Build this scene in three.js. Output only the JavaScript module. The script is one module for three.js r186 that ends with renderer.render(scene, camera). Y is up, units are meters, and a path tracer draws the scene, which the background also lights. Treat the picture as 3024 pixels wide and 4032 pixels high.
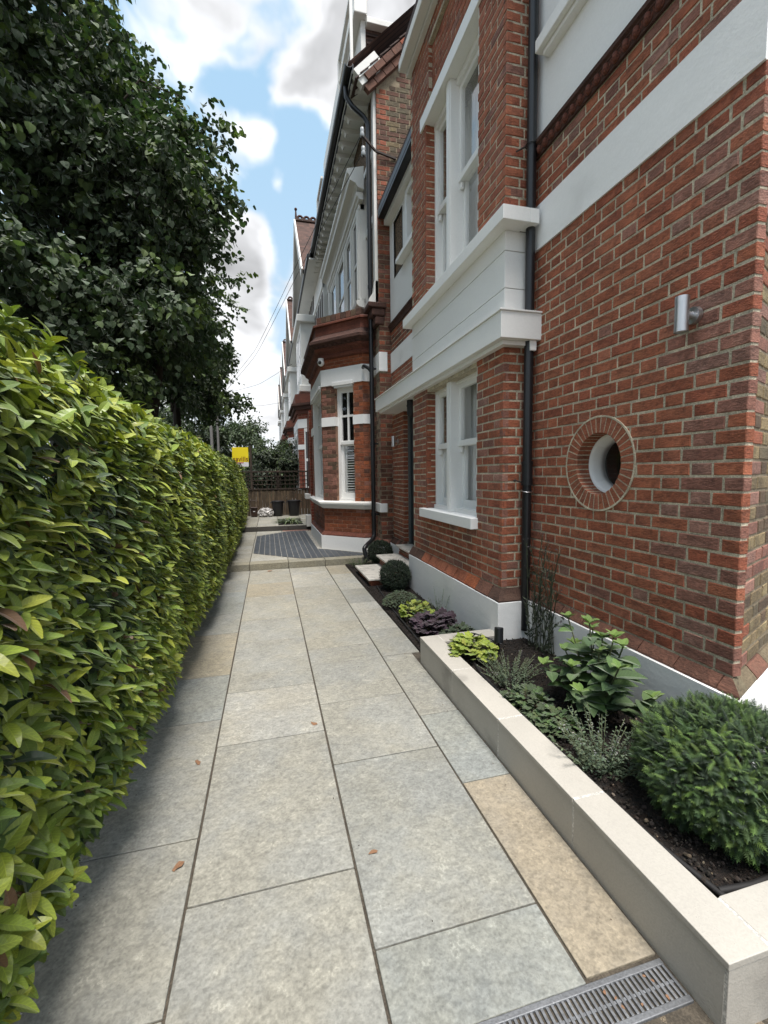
import * as THREE from 'three';
import { mergeGeometries } from 'three/addons/utils/BufferGeometryUtils.js';
import { RoundedBoxGeometry } from 'three/addons/geometries/RoundedBoxGeometry.js';
import { FontLoader } from 'three/addons/loaders/FontLoader.js';
import { TextGeometry } from 'three/addons/geometries/TextGeometry.js';

// ---------- camera, sky, sun, exposure ----------
const scene = new THREE.Scene();
const EYE = new THREE.Vector3(0, 1.53, 0);
const camera = new THREE.PerspectiveCamera(98.93, 0.75, 0.05, 400);
const rad = Math.PI / 180;
const YAW = 14.649 * rad, PIT = 4.842 * rad, ROLL = -0.7465 * rad;
const FW = new THREE.Vector3(Math.sin(YAW) * Math.cos(PIT), -Math.sin(PIT), -Math.cos(YAW) * Math.cos(PIT));
const RT0 = new THREE.Vector3(Math.cos(YAW), 0, Math.sin(YAW));
const UP0 = new THREE.Vector3().crossVectors(RT0, FW);
const RT = RT0.clone().multiplyScalar(Math.cos(ROLL)).addScaledVector(UP0, Math.sin(ROLL));
const UPV = UP0.clone().multiplyScalar(Math.cos(ROLL)).addScaledVector(RT0, -Math.sin(ROLL));
camera.position.copy(EYE);
camera.quaternion.setFromRotationMatrix(new THREE.Matrix4().makeBasis(RT, UPV, FW.clone().negate()));
camera.updateMatrixWorld();

const SUN_DIR = new THREE.Vector3(0.03, 1.0, 0.36).normalize();
const sun = new THREE.DirectionalLight(new THREE.Color(1.0, 0.94, 0.88), 1.25);
sun.position.copy(SUN_DIR).multiplyScalar(40).add(new THREE.Vector3(0, 0, -8));
sun.target.position.set(0, 0, -8);
sun.castShadow = true; sun.shadow.radius = 42;
sun.shadow.mapSize.set(2048, 2048);
Object.assign(sun.shadow.camera, { left: -25, right: 25, top: 25, bottom: -25, near: 1, far: 90 });
scene.add(sun, sun.target);
const renderer = new THREE.WebGLRenderer();
renderer.toneMapping = THREE.LinearToneMapping;
renderer.toneMappingExposure = 4.95;
renderer.shadowMap.enabled = true;

// seeded random and tileable noise
function rng(seed) { let s = seed >>> 0; return () => { s = (s + 0x6D2B79F5) >>> 0; let t = s; t = Math.imul(t ^ (t >>> 15), t | 1); t ^= t + Math.imul(t ^ (t >>> 7), t | 61); return ((t ^ (t >>> 14)) >>> 0) / 4294967296; }; }
const R = rng(7);
const rr = (a, b) => a + (b - a) * R();
const hash2 = (x, y, s) => { let h = Math.imul(x, 374761393) ^ Math.imul(y, 668265263) ^ Math.imul(s, 1274126177); h = Math.imul(h ^ (h >>> 13), 1274126177); return ((h ^ (h >>> 16)) >>> 0) / 4294967296; };
const hash3 = (x, y, z, s) => hash2(x, y, s + Math.imul(z, 7919));
function vnoise3(x, y, z, s) {
  const xi = Math.floor(x), yi = Math.floor(y), zi = Math.floor(z);
  let u = x - xi, v = y - yi, w = z - zi; u = u * u * (3 - 2 * u); v = v * v * (3 - 2 * v); w = w * w * (3 - 2 * w);
  const L = (a, b, t) => a + (b - a) * t, h = (i, j, k) => hash3(xi + i, yi + j, zi + k, s);
  return L(L(L(h(0, 0, 0), h(1, 0, 0), u), L(h(0, 1, 0), h(1, 1, 0), u), v), L(L(h(0, 0, 1), h(1, 0, 1), u), L(h(0, 1, 1), h(1, 1, 1), u), v), w);
}
function fbm3(x, y, z, oct, s) { let a = 0, m = 0.5, n = 0; for (let i = 0; i < oct; i++) { a += m * vnoise3(x, y, z, s + i); n += m; m *= 0.52; x *= 2.03; y *= 2.03; z *= 2.03; } return a / n; }

// the sky: air and broken cumulus, brighter cloud rims, grey bases
const SKY = 0.54;
function makeSky() {
  const W = 2048, H = 1024, d = new Float32Array(W * H * 4);
  // places of the larger clouds (azimuth from -z to the right, elevation, radii, weight), degrees
  const blobs = [[2.4, 41.5, 8, 4.6, .42], [-8, 42, 7, 6, .36], [-2, 37.9, 3.2, 1.2, -.36], [5.5, 36.6, 3.6, 1.7, -.42], [.6, 34.8, 3.4, 1.6, .36], [4.6, 31, 2.2, 3.6, -.42], [3, 26, 1.9, 3.6, -.40], [2.4, 31.2, .9, 1.5, .30], [-1.6, 27, 2.6, 1.8, .36], [-3.2, 23.2, 3, 2.6, .30], [-.6, 30.4, 1.4, 1.2, -.22], [-1.4, 18.6, 2.8, 3.2, .36], [1.7, 21.6, 1.5, 2.8, -.36], [0, 8, 6, 4.5, .32], [16, 46, 9, 5, .3]];
  const v = new THREE.Vector3();
  for (let j = 0; j < H; j++) {
    const el = (j + 0.5) / H * Math.PI - Math.PI / 2, sy = Math.sin(el), cy = Math.cos(el);
    for (let i = 0; i < W; i++) {
      const a = ((i + 0.5) / W - 0.5) * 2 * Math.PI;
      v.set(Math.cos(a) * cy, sy, Math.sin(a) * cy);
      const o = (j * W + i) * 4;
      const y = Math.max(sy, 0);
      // clear air
      const t = Math.pow(1 - y, 3.0);
      let r = 0.160 + 0.19 * t, g = 0.255 + 0.13 * t, b = 0.350 + 0.06 * t;
      if (sy > -0.04) {
        const fx = v.x * 5.6, fy = sy * 7.6, fz = v.z * 5.6;
        const wx = fbm3(fx * 1.3 + 5, fy * 1.3, fz * 1.3, 4, 51) - 0.5, wy = fbm3(fx * 1.3, fy * 1.3 + 7, fz * 1.3 + 9, 4, 61) - 0.5;
        let n = fbm3(fx + wx * 1.1, fy + wy * 1.1, fz - wx * 0.8, 7, 11);
        let az = Math.atan2(v.x, -v.z) / rad, e = el / rad, add = 0;
        for (const [ba, be, bw, bh, am] of blobs) { const q = ((az - ba) / bw) ** 2 + ((e - be) / bh) ** 2; if (q < 6) add += am * Math.exp(-q); }
        n += add * 0.55 + 0.02;
        const c = Math.pow(THREE.MathUtils.smoothstep(n, 0.44, 0.62), 0.9), thick = THREE.MathUtils.smoothstep(n, 0.56, 0.74);
        const n2 = fbm3(fx * 2.1 + 31 + wx * 2, fy * 2.6 + wy * 2, fz * 2.1, 5, 23);
        const fillGlow = 1 + 2.2 * Math.exp(-((v.angleTo(SUN_DIR) / rad / 30) ** 2));   // extra glow round the veiled sun, mostly out of view, added as fill light
        const lum = (0.425 - 0.135 * thick + (n2 - 0.5) * 0.32) * fillGlow;
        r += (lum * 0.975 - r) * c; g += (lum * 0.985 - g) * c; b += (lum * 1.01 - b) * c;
      } else { r = 0.16; g = 0.15; b = 0.13; }
      d[o] = r * SKY; d[o + 1] = g * SKY; d[o + 2] = b * SKY; d[o + 3] = 1;
    }
  }
  const tx = new THREE.DataTexture(d, W, H, THREE.RGBAFormat, THREE.FloatType);
  tx.mapping = THREE.EquirectangularReflectionMapping; tx.magFilter = THREE.LinearFilter; tx.minFilter = THREE.LinearFilter; tx.wrapS = THREE.RepeatWrapping;
  tx.needsUpdate = true; return tx;
}
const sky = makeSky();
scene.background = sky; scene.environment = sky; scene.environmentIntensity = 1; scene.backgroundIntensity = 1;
// ---------- textures ----------
function tileNoise(N, per, oct, seed, ax = 1, ay = 1) {   // tileable value-noise fbm, 0..1
  const out = new Float32Array(N * N); let amp = 0.5, tot = 0;
  for (let o = 0; o < oct; o++) {
    const px = Math.max(1, Math.round(per * ax)) << o, py = Math.max(1, Math.round(per * ay)) << o; if (px > N || py > N) break;
    const tab = new Float32Array(px * py); for (let i = 0; i < px * py; i++) tab[i] = hash2(i % px, (i / px) | 0, seed + o * 17);
    for (let y = 0; y < N; y++) {
      const fy = y / N * py, y0 = Math.floor(fy), ty0 = fy - y0, ty = ty0 * ty0 * (3 - 2 * ty0), r0 = (y0 % py) * px, r1 = ((y0 + 1) % py) * px;
      for (let x = 0; x < N; x++) {
        const fx = x / N * px, x0 = Math.floor(fx), tx0 = fx - x0, tx = tx0 * tx0 * (3 - 2 * tx0), a = x0 % px, b = (x0 + 1) % px;
        const p = tab[r0 + a] + (tab[r0 + b] - tab[r0 + a]) * tx, q = tab[r1 + a] + (tab[r1 + b] - tab[r1 + a]) * tx;
        out[y * N + x] += amp * (p + (q - p) * ty);
      }
    }
    tot += amp; amp *= 0.55;
  }
  for (let i = 0; i < out.length; i++) out[i] /= tot;
  return out;
}
function texRGB(N, fn, metres) {
  const d = new Uint8Array(N * N * 4), c = [0, 0, 0];
  for (let i = 0; i < N * N; i++) { fn(i, c, i % N, (i / N) | 0); d[i * 4] = Math.max(0, Math.min(255, c[0] * 255)); d[i * 4 + 1] = Math.max(0, Math.min(255, c[1] * 255)); d[i * 4 + 2] = Math.max(0, Math.min(255, c[2] * 255)); d[i * 4 + 3] = 255; }
  const t = new THREE.DataTexture(d, N, N, THREE.RGBAFormat); t.colorSpace = THREE.SRGBColorSpace; return fin(t, metres);
}
function texH(N, fn, metres) {
  const d = new Uint8Array(N * N * 4);
  for (let i = 0; i < N * N; i++) { const h = Math.max(0, Math.min(255, fn(i, i % N, (i / N) | 0) * 255)); d[i * 4] = d[i * 4 + 1] = d[i * 4 + 2] = h; d[i * 4 + 3] = 255; }
  return fin(new THREE.DataTexture(d, N, N, THREE.RGBAFormat), metres);
}
function fin(t, m) { t.wrapS = t.wrapT = THREE.RepeatWrapping; t.magFilter = THREE.LinearFilter; t.minFilter = THREE.LinearMipmapLinearFilter; t.generateMipmaps = true; t.repeat.set(1 / m, 1 / m); t.needsUpdate = true; return t; }
const sm = THREE.MathUtils.smoothstep, mix = (a, b, t) => a + (b - a) * t;
const M = {};
const std = (o) => new THREE.MeshStandardMaterial(o), phy = (o) => new THREE.MeshPhysicalMaterial(o);
const lin = (r, g, b) => new THREE.Color().setRGB(r, g, b);
{
  const N = 1024, a = tileNoise(N, 6, 7, 1), f = tileNoise(N, 48, 5, 2, 1, 2.4), s = tileNoise(N, 160, 3, 3), bl = tileNoise(N, 9, 4, 4, 1, 1.5);
  // fired clay: tone drift, dark specks, pale lime bloom in patches
  M.tBrick = texRGB(N, (i, c) => { let v = 0.80 + (a[i] - .5) * .5 + (f[i] - .5) * .35 + (s[i] - .5) * .22; const w = sm(bl[i] + (s[i] - .5) * .25, .60, .78) * .42, k = sm(s[i], .74, .82) * .3; c[0] = mix(v, .95, w) * (1 - k); c[1] = mix(v * .98, 1.0, w) * (1 - k); c[2] = mix(v * .97, 1.0, w) * (1 - k); }, 0.7);
  M.bBrick = texH(N, (i) => .5 + (f[i] - .5) * .9 + (s[i] - .5) * .5, 0.7);
  M.tMortar = texRGB(N / 2, (i) => 0, 0.3);
}
{
  const N = 512, a = tileNoise(N, 5, 5, 21), s = tileNoise(N, 100, 3, 22);
  M.tMortar = texRGB(N, (i, c) => { const v = .82 + (a[i] - .5) * .4 + (s[i] - .5) * .5; c[0] = v; c[1] = v * .99; c[2] = v * .97; }, 0.4);
  M.bMortar = texH(N, (i) => s[i], 0.4);
  const p = tileNoise(N, 64, 3, 25), q = tileNoise(N, 90, 2, 26);
  M.tPebble = texRGB(N, (i, c) => { const k = sm(p[i], .42, .62), j = sm(q[i], .5, .8); c[0] = mix(.24, .62, k) + j * .18; c[1] = mix(.19, .52, k) + j * .17; c[2] = mix(.15, .42, k) + j * .15; }, 0.6);
  M.bPebble = texH(N, (i) => p[i], 0.6);
}
{
  // riven sandstone paving: cloudy grey-green and buff, fine grain, small dark pits
  const N = 1024, a = tileNoise(N, 3, 7, 31), b = tileNoise(N, 4, 6, 32), s = tileNoise(N, 170, 3, 33), w = tileNoise(N, 12, 5, 34, 1, 1.8), ru = tileNoise(N, 2, 5, 35);
  const bl2 = tileNoise(N, 26, 4, 41), rv2 = tileNoise(N, 60, 4, 42, 1, 1.7);
  M.tStone = texRGB(N, (i, c) => { const v = .84 + (a[i] - .5) * .12 + (s[i] - .5) * .26 + (rv2[i] - .5) * .20 + (bl2[i] - .5) * .09, h = sm(b[i] * .8 + bl2[i] * .2, .34, .66), k = sm(s[i], .73, .8) * .14, wsp = sm(bl2[i] * .5 + s[i] * .5, .66, .72) * .07, rr_ = sm(ru[i] + (bl2[i] - .5) * .5, .66, .86) * .35; const y = v * (1 - k) + wsp; c[0] = y * mix(mix(.98, .995, h), 1.03, rr_); c[1] = y * mix(mix(.985, .985, h), .96, rr_); c[2] = y * mix(mix(.975, .945, h), .89, rr_); }, 1.3);
  M.bStone = texH(N, (i) => .5 + (w[i] - .5) * .8 + (s[i] - .5) * .35 + (a[i] - .5) * .5, 1.3);
  const st = tileNoise(N, 3, 6, 36);
  M.tLime = texRGB(N, (i, c) => { const v = .93 + (a[i] - .5) * .10 + (s[i] - .5) * .08 - sm(s[i], .76, .82) * .1 - sm(st[i], .62, .8) * .10; c[0] = v; c[1] = v * .993; c[2] = v * .975; }, 0.9);
  M.bLime = texH(N, (i) => s[i], 0.9);
  M.tRender = texRGB(N, (i, c) => { const d = sm(st[i] + (s[i] - .5) * .16, .66, .86) * .045; const v = .965 + (a[i] - .5) * .05 + (s[i] - .5) * .03 - d; c[0] = v; c[1] = v * .998; c[2] = v * .99; }, 1.7);
  M.bRender = texH(N, (i) => .5 + (w[i] - .5) * 1.1 + (s[i] - .5) * .35, 1.7);
  M.tSoil = texRGB(N, (i, c) => { const v = .34 + (w[i] - .5) * .5 + (s[i] - .5) * .55, q = sm(s[i], .70, .82) * .35; c[0] = v + q * .8; c[1] = v * .82 + q * .7; c[2] = v * .68 + q * .5; }, 0.5);
  M.bSoil = texH(N, (i) => .5 + (w[i] - .5) + (s[i] - .5) * .9, 0.5);
  const ve = tileNoise(N, 4, 6, 37, 1, 2);
  M.tMarble = texRGB(N, (i, c) => { const k = 1 - sm(Math.abs(ve[i] - .5), 0, .035), k2 = 1 - sm(Math.abs(b[i] - .48), 0, .05); const v = .93 - k * .26 - k2 * .12 + (s[i] - .5) * .06; c[0] = v; c[1] = v * .99; c[2] = v * .97; }, 1.1);
  const wd = tileNoise(N, 40, 4, 38, 1, .06), wd2 = tileNoise(N, 4, 5, 39);
  M.tWood = texRGB(N, (i, c) => { const v = .62 + (wd[i] - .5) * .55 + (wd2[i] - .5) * .4; c[0] = v; c[1] = v * .95; c[2] = v * .88; }, 1.1);
  M.bWood = texH(N, (i) => wd[i], 1.1);
  const gr = tileNoise(N, 220, 2, 40, .04, 1);
  M.tGrime = texRGB(N, (i, c) => { const v = .86 + (a[i] - .5) * .3 + (s[i] - .5) * .2; c[0] = v; c[1] = v; c[2] = v; }, 0.8);
  M.bBrush = texH(512, (i, x, y) => hash2(x >> 6, y, 5), 0.2);
}
// far-off brickwork whose bricks cannot be told apart
M.tFarBrick = texRGB(512, (i, c, x, y) => { const ch = 512 / 14, row = Math.floor(y / ch), fy = (y % ch) / ch, bl = 512 / 4.5, xx = (x + (row & 1) * bl / 2), col = Math.floor(xx / bl), fx = (xx % bl) / bl; const m = fy < .15 || fx < .05, h = hash2(col % 5, row, 3); const v = .8 + h * .4 + hash2(x, y, 9) * .1; if (m) { c[0] = .55; c[1] = .45; c[2] = .36; } else { c[0] = .47 * v; c[1] = .215 * v; c[2] = .16 * v; } }, 1.05);
M.tFarTile = texRGB(256, (i, c, x, y) => { const row = Math.floor(y / 16), f = (y % 16) / 16, h = hash2((x + (row & 1) * 12) / 24 | 0, row, 4), v = (f < .22 ? .45 : .85) + h * .35; c[0] = .30 * v; c[1] = .215 * v; c[2] = .185 * v; }, 1.76);

const BP = [[.440, .146, .074], [.425, .135, .069], [.455, .158, .084], [.395, .120, .064], [.430, .156, .090],   // 0-4 reds
  [.370, .172, .126], [.395, .210, .162], [.330, .146, .106],      // 5-7 weathered mauve
  [0.190, 0.088, 0.058], [0.125, 0.068, 0.048], [0.150, 0.100, 0.062],      // 8-10 browns
  [0.370, 0.285, 0.150], [0.270, 0.205, 0.110], [0.180, 0.145, 0.090],          // 11-13 yellow stocks
  [0.422, 0.126, 0.049], [0.380, 0.108, 0.044], [0.306, 0.102, 0.049]];        // 14-16 orange rubbers
const brickMat = BP.map(c => std({ color: lin(...c), map: M.tBrick, bumpMap: M.bBrick, bumpScale: .0035, roughness: .9 }));
M.brickAll = std({ color: 0xffffff, vertexColors: true, map: M.tBrick, bumpMap: M.bBrick, bumpScale: .0035, roughness: .9 });
M.mortar = std({ color: lin(.70, .63, .49), map: M.tMortar, bumpMap: M.bMortar, bumpScale: .002, roughness: .97 });
M.mortarDark = std({ color: lin(.38, .31, .22), map: M.tMortar, bumpMap: M.bMortar, bumpScale: .002, roughness: .97 });
M.mortarRed = std({ color: lin(.40, .235, .16), map: M.tMortar, bumpMap: M.bMortar, bumpScale: .002, roughness: .97 });
M.render = std({ color: lin(.85, .855, .86), map: M.tRender, bumpMap: M.bRender, bumpScale: .0016, roughness: .75 });
M.paint = std({ color: lin(.85, .85, .84), map: M.tRender, bumpMap: M.bLime, bumpScale: .0003, roughness: .42 });
M.oldPaint = std({ color: lin(.76, .755, .73), map: M.tRender, bumpMap: M.bRender, bumpScale: .0012, roughness: .6 });
M.lime = std({ color: lin(.485, .465, .43), map: M.tLime, bumpMap: M.bLime, bumpScale: .0006, roughness: .62 });
M.grout = std({ color: lin(.80, .79, .76), map: M.tMortar, roughness: .9 });
const stoneCols = [[.355, .352, .325], [.335, .338, .318], [.375, .365, .325], [.385, .352, .285], [.318, .332, .322], [.375, .328, .262], [.43, .422, .39]];
const stoneMat = stoneCols.map(c => std({ color: lin(...c), map: M.tStone, bumpMap: M.bStone, bumpScale: .004, roughness: .82 }));
M.kerb = std({ color: lin(.33, .31, .25), map: M.tStone, bumpMap: M.bStone, bumpScale: .004, roughness: .85 });
M.jointSand = std({ color: lin(.10, .085, .066), map: M.tMortar, roughness: 1 });
M.soil = std({ color: lin(.13, .115, .10), map: M.tSoil, bumpMap: M.bSoil, bumpScale: .018, roughness: 1 });
M.marble = std({ color: lin(.66, .645, .61), map: M.tMarble, roughness: .4 });
M.slate = std({ color: lin(.062, .071, .082), map: M.tGrime, bumpMap: M.bStone, bumpScale: .001, roughness: .6 });
M.slateJoint = std({ color: lin(.42, .41, .38), map: M.tMortar, roughness: .95 });
M.stepDark = std({ color: lin(.085, .08, .072), map: M.tGrime, bumpMap: M.bStone, bumpScale: .004, roughness: .85 });
M.black = std({ color: lin(.012, .013, .016), map: M.tGrime, roughness: .38 });
M.blackMatt = std({ color: lin(.014, .013, .013), map: M.tGrime, roughness: .7 });
M.steel = std({ color: lin(.56, .56, .57), metalness: 1, roughness: .32, bumpMap: M.bBrush, bumpScale: .0002 });
M.zinc = std({ color: lin(.30, .31, .325), metalness: .55, roughness: .55, map: M.tGrime, bumpMap: M.bLime, bumpScale: .0008 });
M.teal = std({ color: lin(.012, .03, .038), roughness: .35, map: M.tGrime });
M.glass = phy({ color: 0xffffff, transmission: 1, roughness: .03, ior: 1.5, thickness: 0 });
M.room = std({ color: lin(.10, .095, .09), map: M.tGrime, roughness: .9 });
M.curtain = std({ color: lin(.62, .63, .62), map: M.tRender, roughness: .95 });
M.terracotta = std({ color: lin(.20, .062, .036), map: M.tBrick, bumpMap: M.bBrick, bumpScale: .003, roughness: .85 });
M.terraDark = std({ color: lin(.095, .042, .030), map: M.tBrick, bumpMap: M.bBrick, bumpScale: .004, roughness: .9 });
M.pebble = std({ color: lin(.62, .60, .56), map: M.tPebble, bumpMap: M.bPebble, bumpScale: .006, roughness: .95 });
M.tile = std({ color: lin(.085, .052, .042), map: M.tGrime, bumpMap: M.bStone, bumpScale: .003, roughness: .88 });
M.wood = std({ color: lin(.24, .19, .135), map: M.tWood, bumpMap: M.bWood, bumpScale: .003, roughness: .9 });
M.woodDark = std({ color: lin(.095, .075, .06), map: M.tWood, bumpMap: M.bWood, bumpScale: .003, roughness: .9 });
M.bark = std({ color: lin(.10, .085, .065), map: M.tWood, bumpMap: M.bWood, bumpScale: .012, roughness: .95 });
M.twig = std({ color: lin(.11, .065, .04), roughness: .9 });
M.farBrick = std({ color: 0xffffff, map: M.tFarBrick, roughness: .92 });
M.farTile = std({ color: 0xffffff, map: M.tFarTile, roughness: .9 });
M.farDark = std({ color: lin(.045, .035, .03), roughness: .85 });
M.binPlastic = std({ color: lin(.016, .016, .019), map: M.tGrime, roughness: .5 });
M.caddy = std({ color: lin(.05, .022, .012), map: M.tGrime, roughness: .5 });
M.bagPlastic = phy({ color: lin(.40, .39, .385), map: M.tRender, roughness: .25, clearcoat: .4 });
M.signYellow = std({ color: lin(.72, .58, .01), roughness: .5 });
M.signWhite = std({ color: lin(.62, .62, .64), roughness: .5 });
M.signRed = std({ color: lin(.42, .03, .03), roughness: .5 });
M.signText = std({ color: lin(.16, .035, .008), roughness: .5 });
M.wire = std({ color: lin(.02, .02, .02), roughness: .6 });
M.pole = std({ color: lin(.22, .21, .20), map: M.tGrime, roughness: .8 });
M.iron = std({ color: lin(.045, .03, .025), map: M.tGrime, roughness: .8 });
M.porcelain = std({ color: lin(.30, .32, .33), roughness: .3 });
// ---------- helpers ----------
const names = new Map();
function numbered(n) { const k = names.get(n) || 0; names.set(n, k + 1); return k ? `${n}_${String(k).padStart(3, '0')}` : n; }
function tag(o, label, category, group) { o.userData.label = label; o.userData.category = category; if (group) o.userData.group = group; return o; }
function thing(name, label, category, base = [0, 0, 0], group) {
  const g = new THREE.Group(); g.name = numbered(name); g.position.set(...base); scene.add(g); return tag(g, label, category, group);
}
function place(n) { const g = new THREE.Group(); g.name = numbered(n); scene.add(g); g.userData.kind = 'structure'; return g; }
function shade(m) { m.castShadow = true; m.receiveShadow = true; return m; }
// geometry is written in world metres; the mesh is set back by its thing's base
function part(name, geo, mat, parent) {
  if (Array.isArray(geo)) geo = merge(geo);
  const m = shade(new THREE.Mesh(geo, mat)); m.name = name;
  if (parent.isGroup && parent.parent === scene) m.position.copy(parent.position).negate();
  parent.add(m); return m;
}
function solo(name, geo, mat, label, category, group) { if (Array.isArray(geo)) geo = merge(geo); geo.computeBoundingBox(); const c = geo.boundingBox.getCenter(new THREE.Vector3()); c.y = geo.boundingBox.min.y; geo.translate(-c.x, -c.y, -c.z); const m = shade(new THREE.Mesh(geo, mat)); m.name = numbered(name); m.position.copy(c); scene.add(m); return tag(m, label, category, group); }
function clean(g) { if (g.index) g = g.toNonIndexed(); for (const k of Object.keys(g.attributes)) if (!['position', 'normal', 'uv'].includes(k)) g.deleteAttribute(k); if (!g.attributes.normal) g.computeVertexNormals(); if (!g.attributes.uv) g.setAttribute('uv', new THREE.BufferAttribute(new Float32Array(g.attributes.position.count * 2), 2)); return g; }
function merge(list) { return mergeGeometries(list.map(clean)); }
function boxUV(g, ou = 0, ov = 0) {   // metres, by the face's main axis
  g = clean(g); const p = g.attributes.position, n = g.attributes.normal, uv = g.attributes.uv;
  for (let t = 0; t < p.count; t += 3) {
    let nx = 0, ny = 0, nz = 0; for (let k = 0; k < 3; k++) { nx += n.getX(t + k); ny += n.getY(t + k); nz += n.getZ(t + k); }
    nx = Math.abs(nx); ny = Math.abs(ny); nz = Math.abs(nz);
    for (let k = 0; k < 3; k++) { const i = t + k, x = p.getX(i), y = p.getY(i), z = p.getZ(i); if (ny >= nx && ny >= nz) uv.setXY(i, x + ou, z + ov); else if (nx >= nz) uv.setXY(i, z + ou, y + ov); else uv.setXY(i, x + ou, y + ov); }
  }
  return g;
}
function box(x0, x1, y0, y1, z0, z1, r = 0.004, ou, ov) {
  const w = x1 - x0, h = y1 - y0, d = z1 - z0; r = Math.min(r, w * .4, h * .4, d * .4);
  const g = r > 0 ? new RoundedBoxGeometry(w, h, d, 1, r) : new THREE.BoxGeometry(w, h, d);
  g.translate((x0 + x1) / 2, (y0 + y1) / 2, (z0 + z1) / 2); return boxUV(g, ou ?? R() * 3, ov ?? R() * 3);
}
// a bar between two points with a rectangular section
function bar(a, b, w, h, r = 0.002) {
  const A = new THREE.Vector3(...a), B = new THREE.Vector3(...b), L = A.distanceTo(B);
  const g = boxUV(new RoundedBoxGeometry(w, h, L, 1, Math.min(r, w * .4, h * .4)), R() * 3, R() * 3);
  const m = new THREE.Matrix4().lookAt(A, B, Math.abs(B.clone().sub(A).normalize().y) > .98 ? new THREE.Vector3(0, 0, 1) : new THREE.Vector3(0, 1, 0)); g.applyMatrix4(m);
  g.translate((A.x + B.x) / 2, (A.y + B.y) / 2, (A.z + B.z) / 2); return g;
}
function tube(pts, r, rs = 8, seg) { const c = new THREE.CatmullRomCurve3(pts.map(p => new THREE.Vector3(...p)), false, 'catmullrom', 0.2); return new THREE.TubeGeometry(c, seg || pts.length * 5, r, rs, false); }
function cyl(x, y0, y1, z, r0, r1 = r0, n = 20, cap = true) { const g = new THREE.CylinderGeometry(r1, r0, y1 - y0, n, 1, !cap); g.translate(x, (y0 + y1) / 2, z); return g; }
// a prism with a polygon [x,z] outline between two heights
function prism(poly, y0, y1) {
  const s = new THREE.Shape(poly.map(p => new THREE.Vector2(p[0], -p[1]))); const g = new THREE.ExtrudeGeometry(s, { depth: y1 - y0, bevelEnabled: false }); g.rotateX(-Math.PI / 2); g.translate(0, y0, 0); return boxUV(g, R() * 3, R() * 3);
}
// wall frames: (x, z) start, unit direction (ux, uz) along the wall, outward normal (-uz, ux)
class Frame {
  constructor(x, z, ux, uz) { const l = Math.hypot(ux, uz); this.x = x; this.z = z; this.ux = ux / l; this.uz = uz / l; this.nx = -this.uz; this.nz = this.ux; this.rot = Math.atan2(-this.uz, this.ux); }
  at(u, y, n = 0) { return [this.x + this.ux * u + this.nx * n, y, this.z + this.uz * u + this.nz * n]; }
  matrix() { return new THREE.Matrix4().makeBasis(new THREE.Vector3(this.ux, 0, this.uz), new THREE.Vector3(0, 1, 0), new THREE.Vector3(this.nx, 0, this.nz)).setPosition(this.x, 0, this.z); }
  box(u0, u1, y0, y1, n0, n1, r) { return box(u0, u1, y0, y1, n0, n1, r).applyMatrix4(this.matrix()); }
  // sheet with holes, front at n1, back at n0
  slab(u0, u1, y0, y1, n0, n1, holes = [], top) {
    const s = new THREE.Shape(); s.moveTo(u0, y0); s.lineTo(u1, y0); if (top) for (const p of top) s.lineTo(p[0], p[1]); else { s.lineTo(u1, y1); s.lineTo(u0, y1); } s.closePath();
    for (const h of holes) { const q = new THREE.Path(); if (h.r) q.absarc(h.u, h.y, h.r, 0, Math.PI * 2, true); else { q.moveTo(h[0], h[2]); q.lineTo(h[0], h[3]); q.lineTo(h[1], h[3]); q.lineTo(h[1], h[2]); q.closePath(); } s.holes.push(q); }
    const g = new THREE.ExtrudeGeometry(s, { depth: n1 - n0, bevelEnabled: false, curveSegments: 32 }); g.translate(0, 0, n0); return boxUV(g).applyMatrix4(this.matrix());
  }
}
// extrude a section (n, y) along a wall frame from u0 to u1
function profile(f, u0, u1, shape, ou = 0, ov = 0, mitre0 = 0, mitre1 = 0) {
  if (Array.isArray(shape)) { const s = new THREE.Shape(); shape.forEach((p, i) => i ? s.lineTo(p[0], p[1]) : s.moveTo(p[0], p[1])); shape = s; }
  const g = boxUV(new THREE.ExtrudeGeometry(shape, { depth: u1 - u0, bevelEnabled: false }), ou, ov);
  if (mitre0 || mitre1) { const p = g.attributes.position, D = u1 - u0; for (let i = 0; i < p.count; i++) { const z = p.getZ(i); if (z < 1e-5) p.setZ(i, z - mitre1 * p.getX(i)); else if (z > D - 1e-5) p.setZ(i, z + mitre0 * p.getX(i)); } }
  return g.applyMatrix4(new THREE.Matrix4().makeBasis(new THREE.Vector3(f.nx, 0, f.nz), new THREE.Vector3(0, 1, 0), new THREE.Vector3(-f.ux, 0, -f.uz)).setPosition(...f.at(u1, 0)));
}
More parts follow.
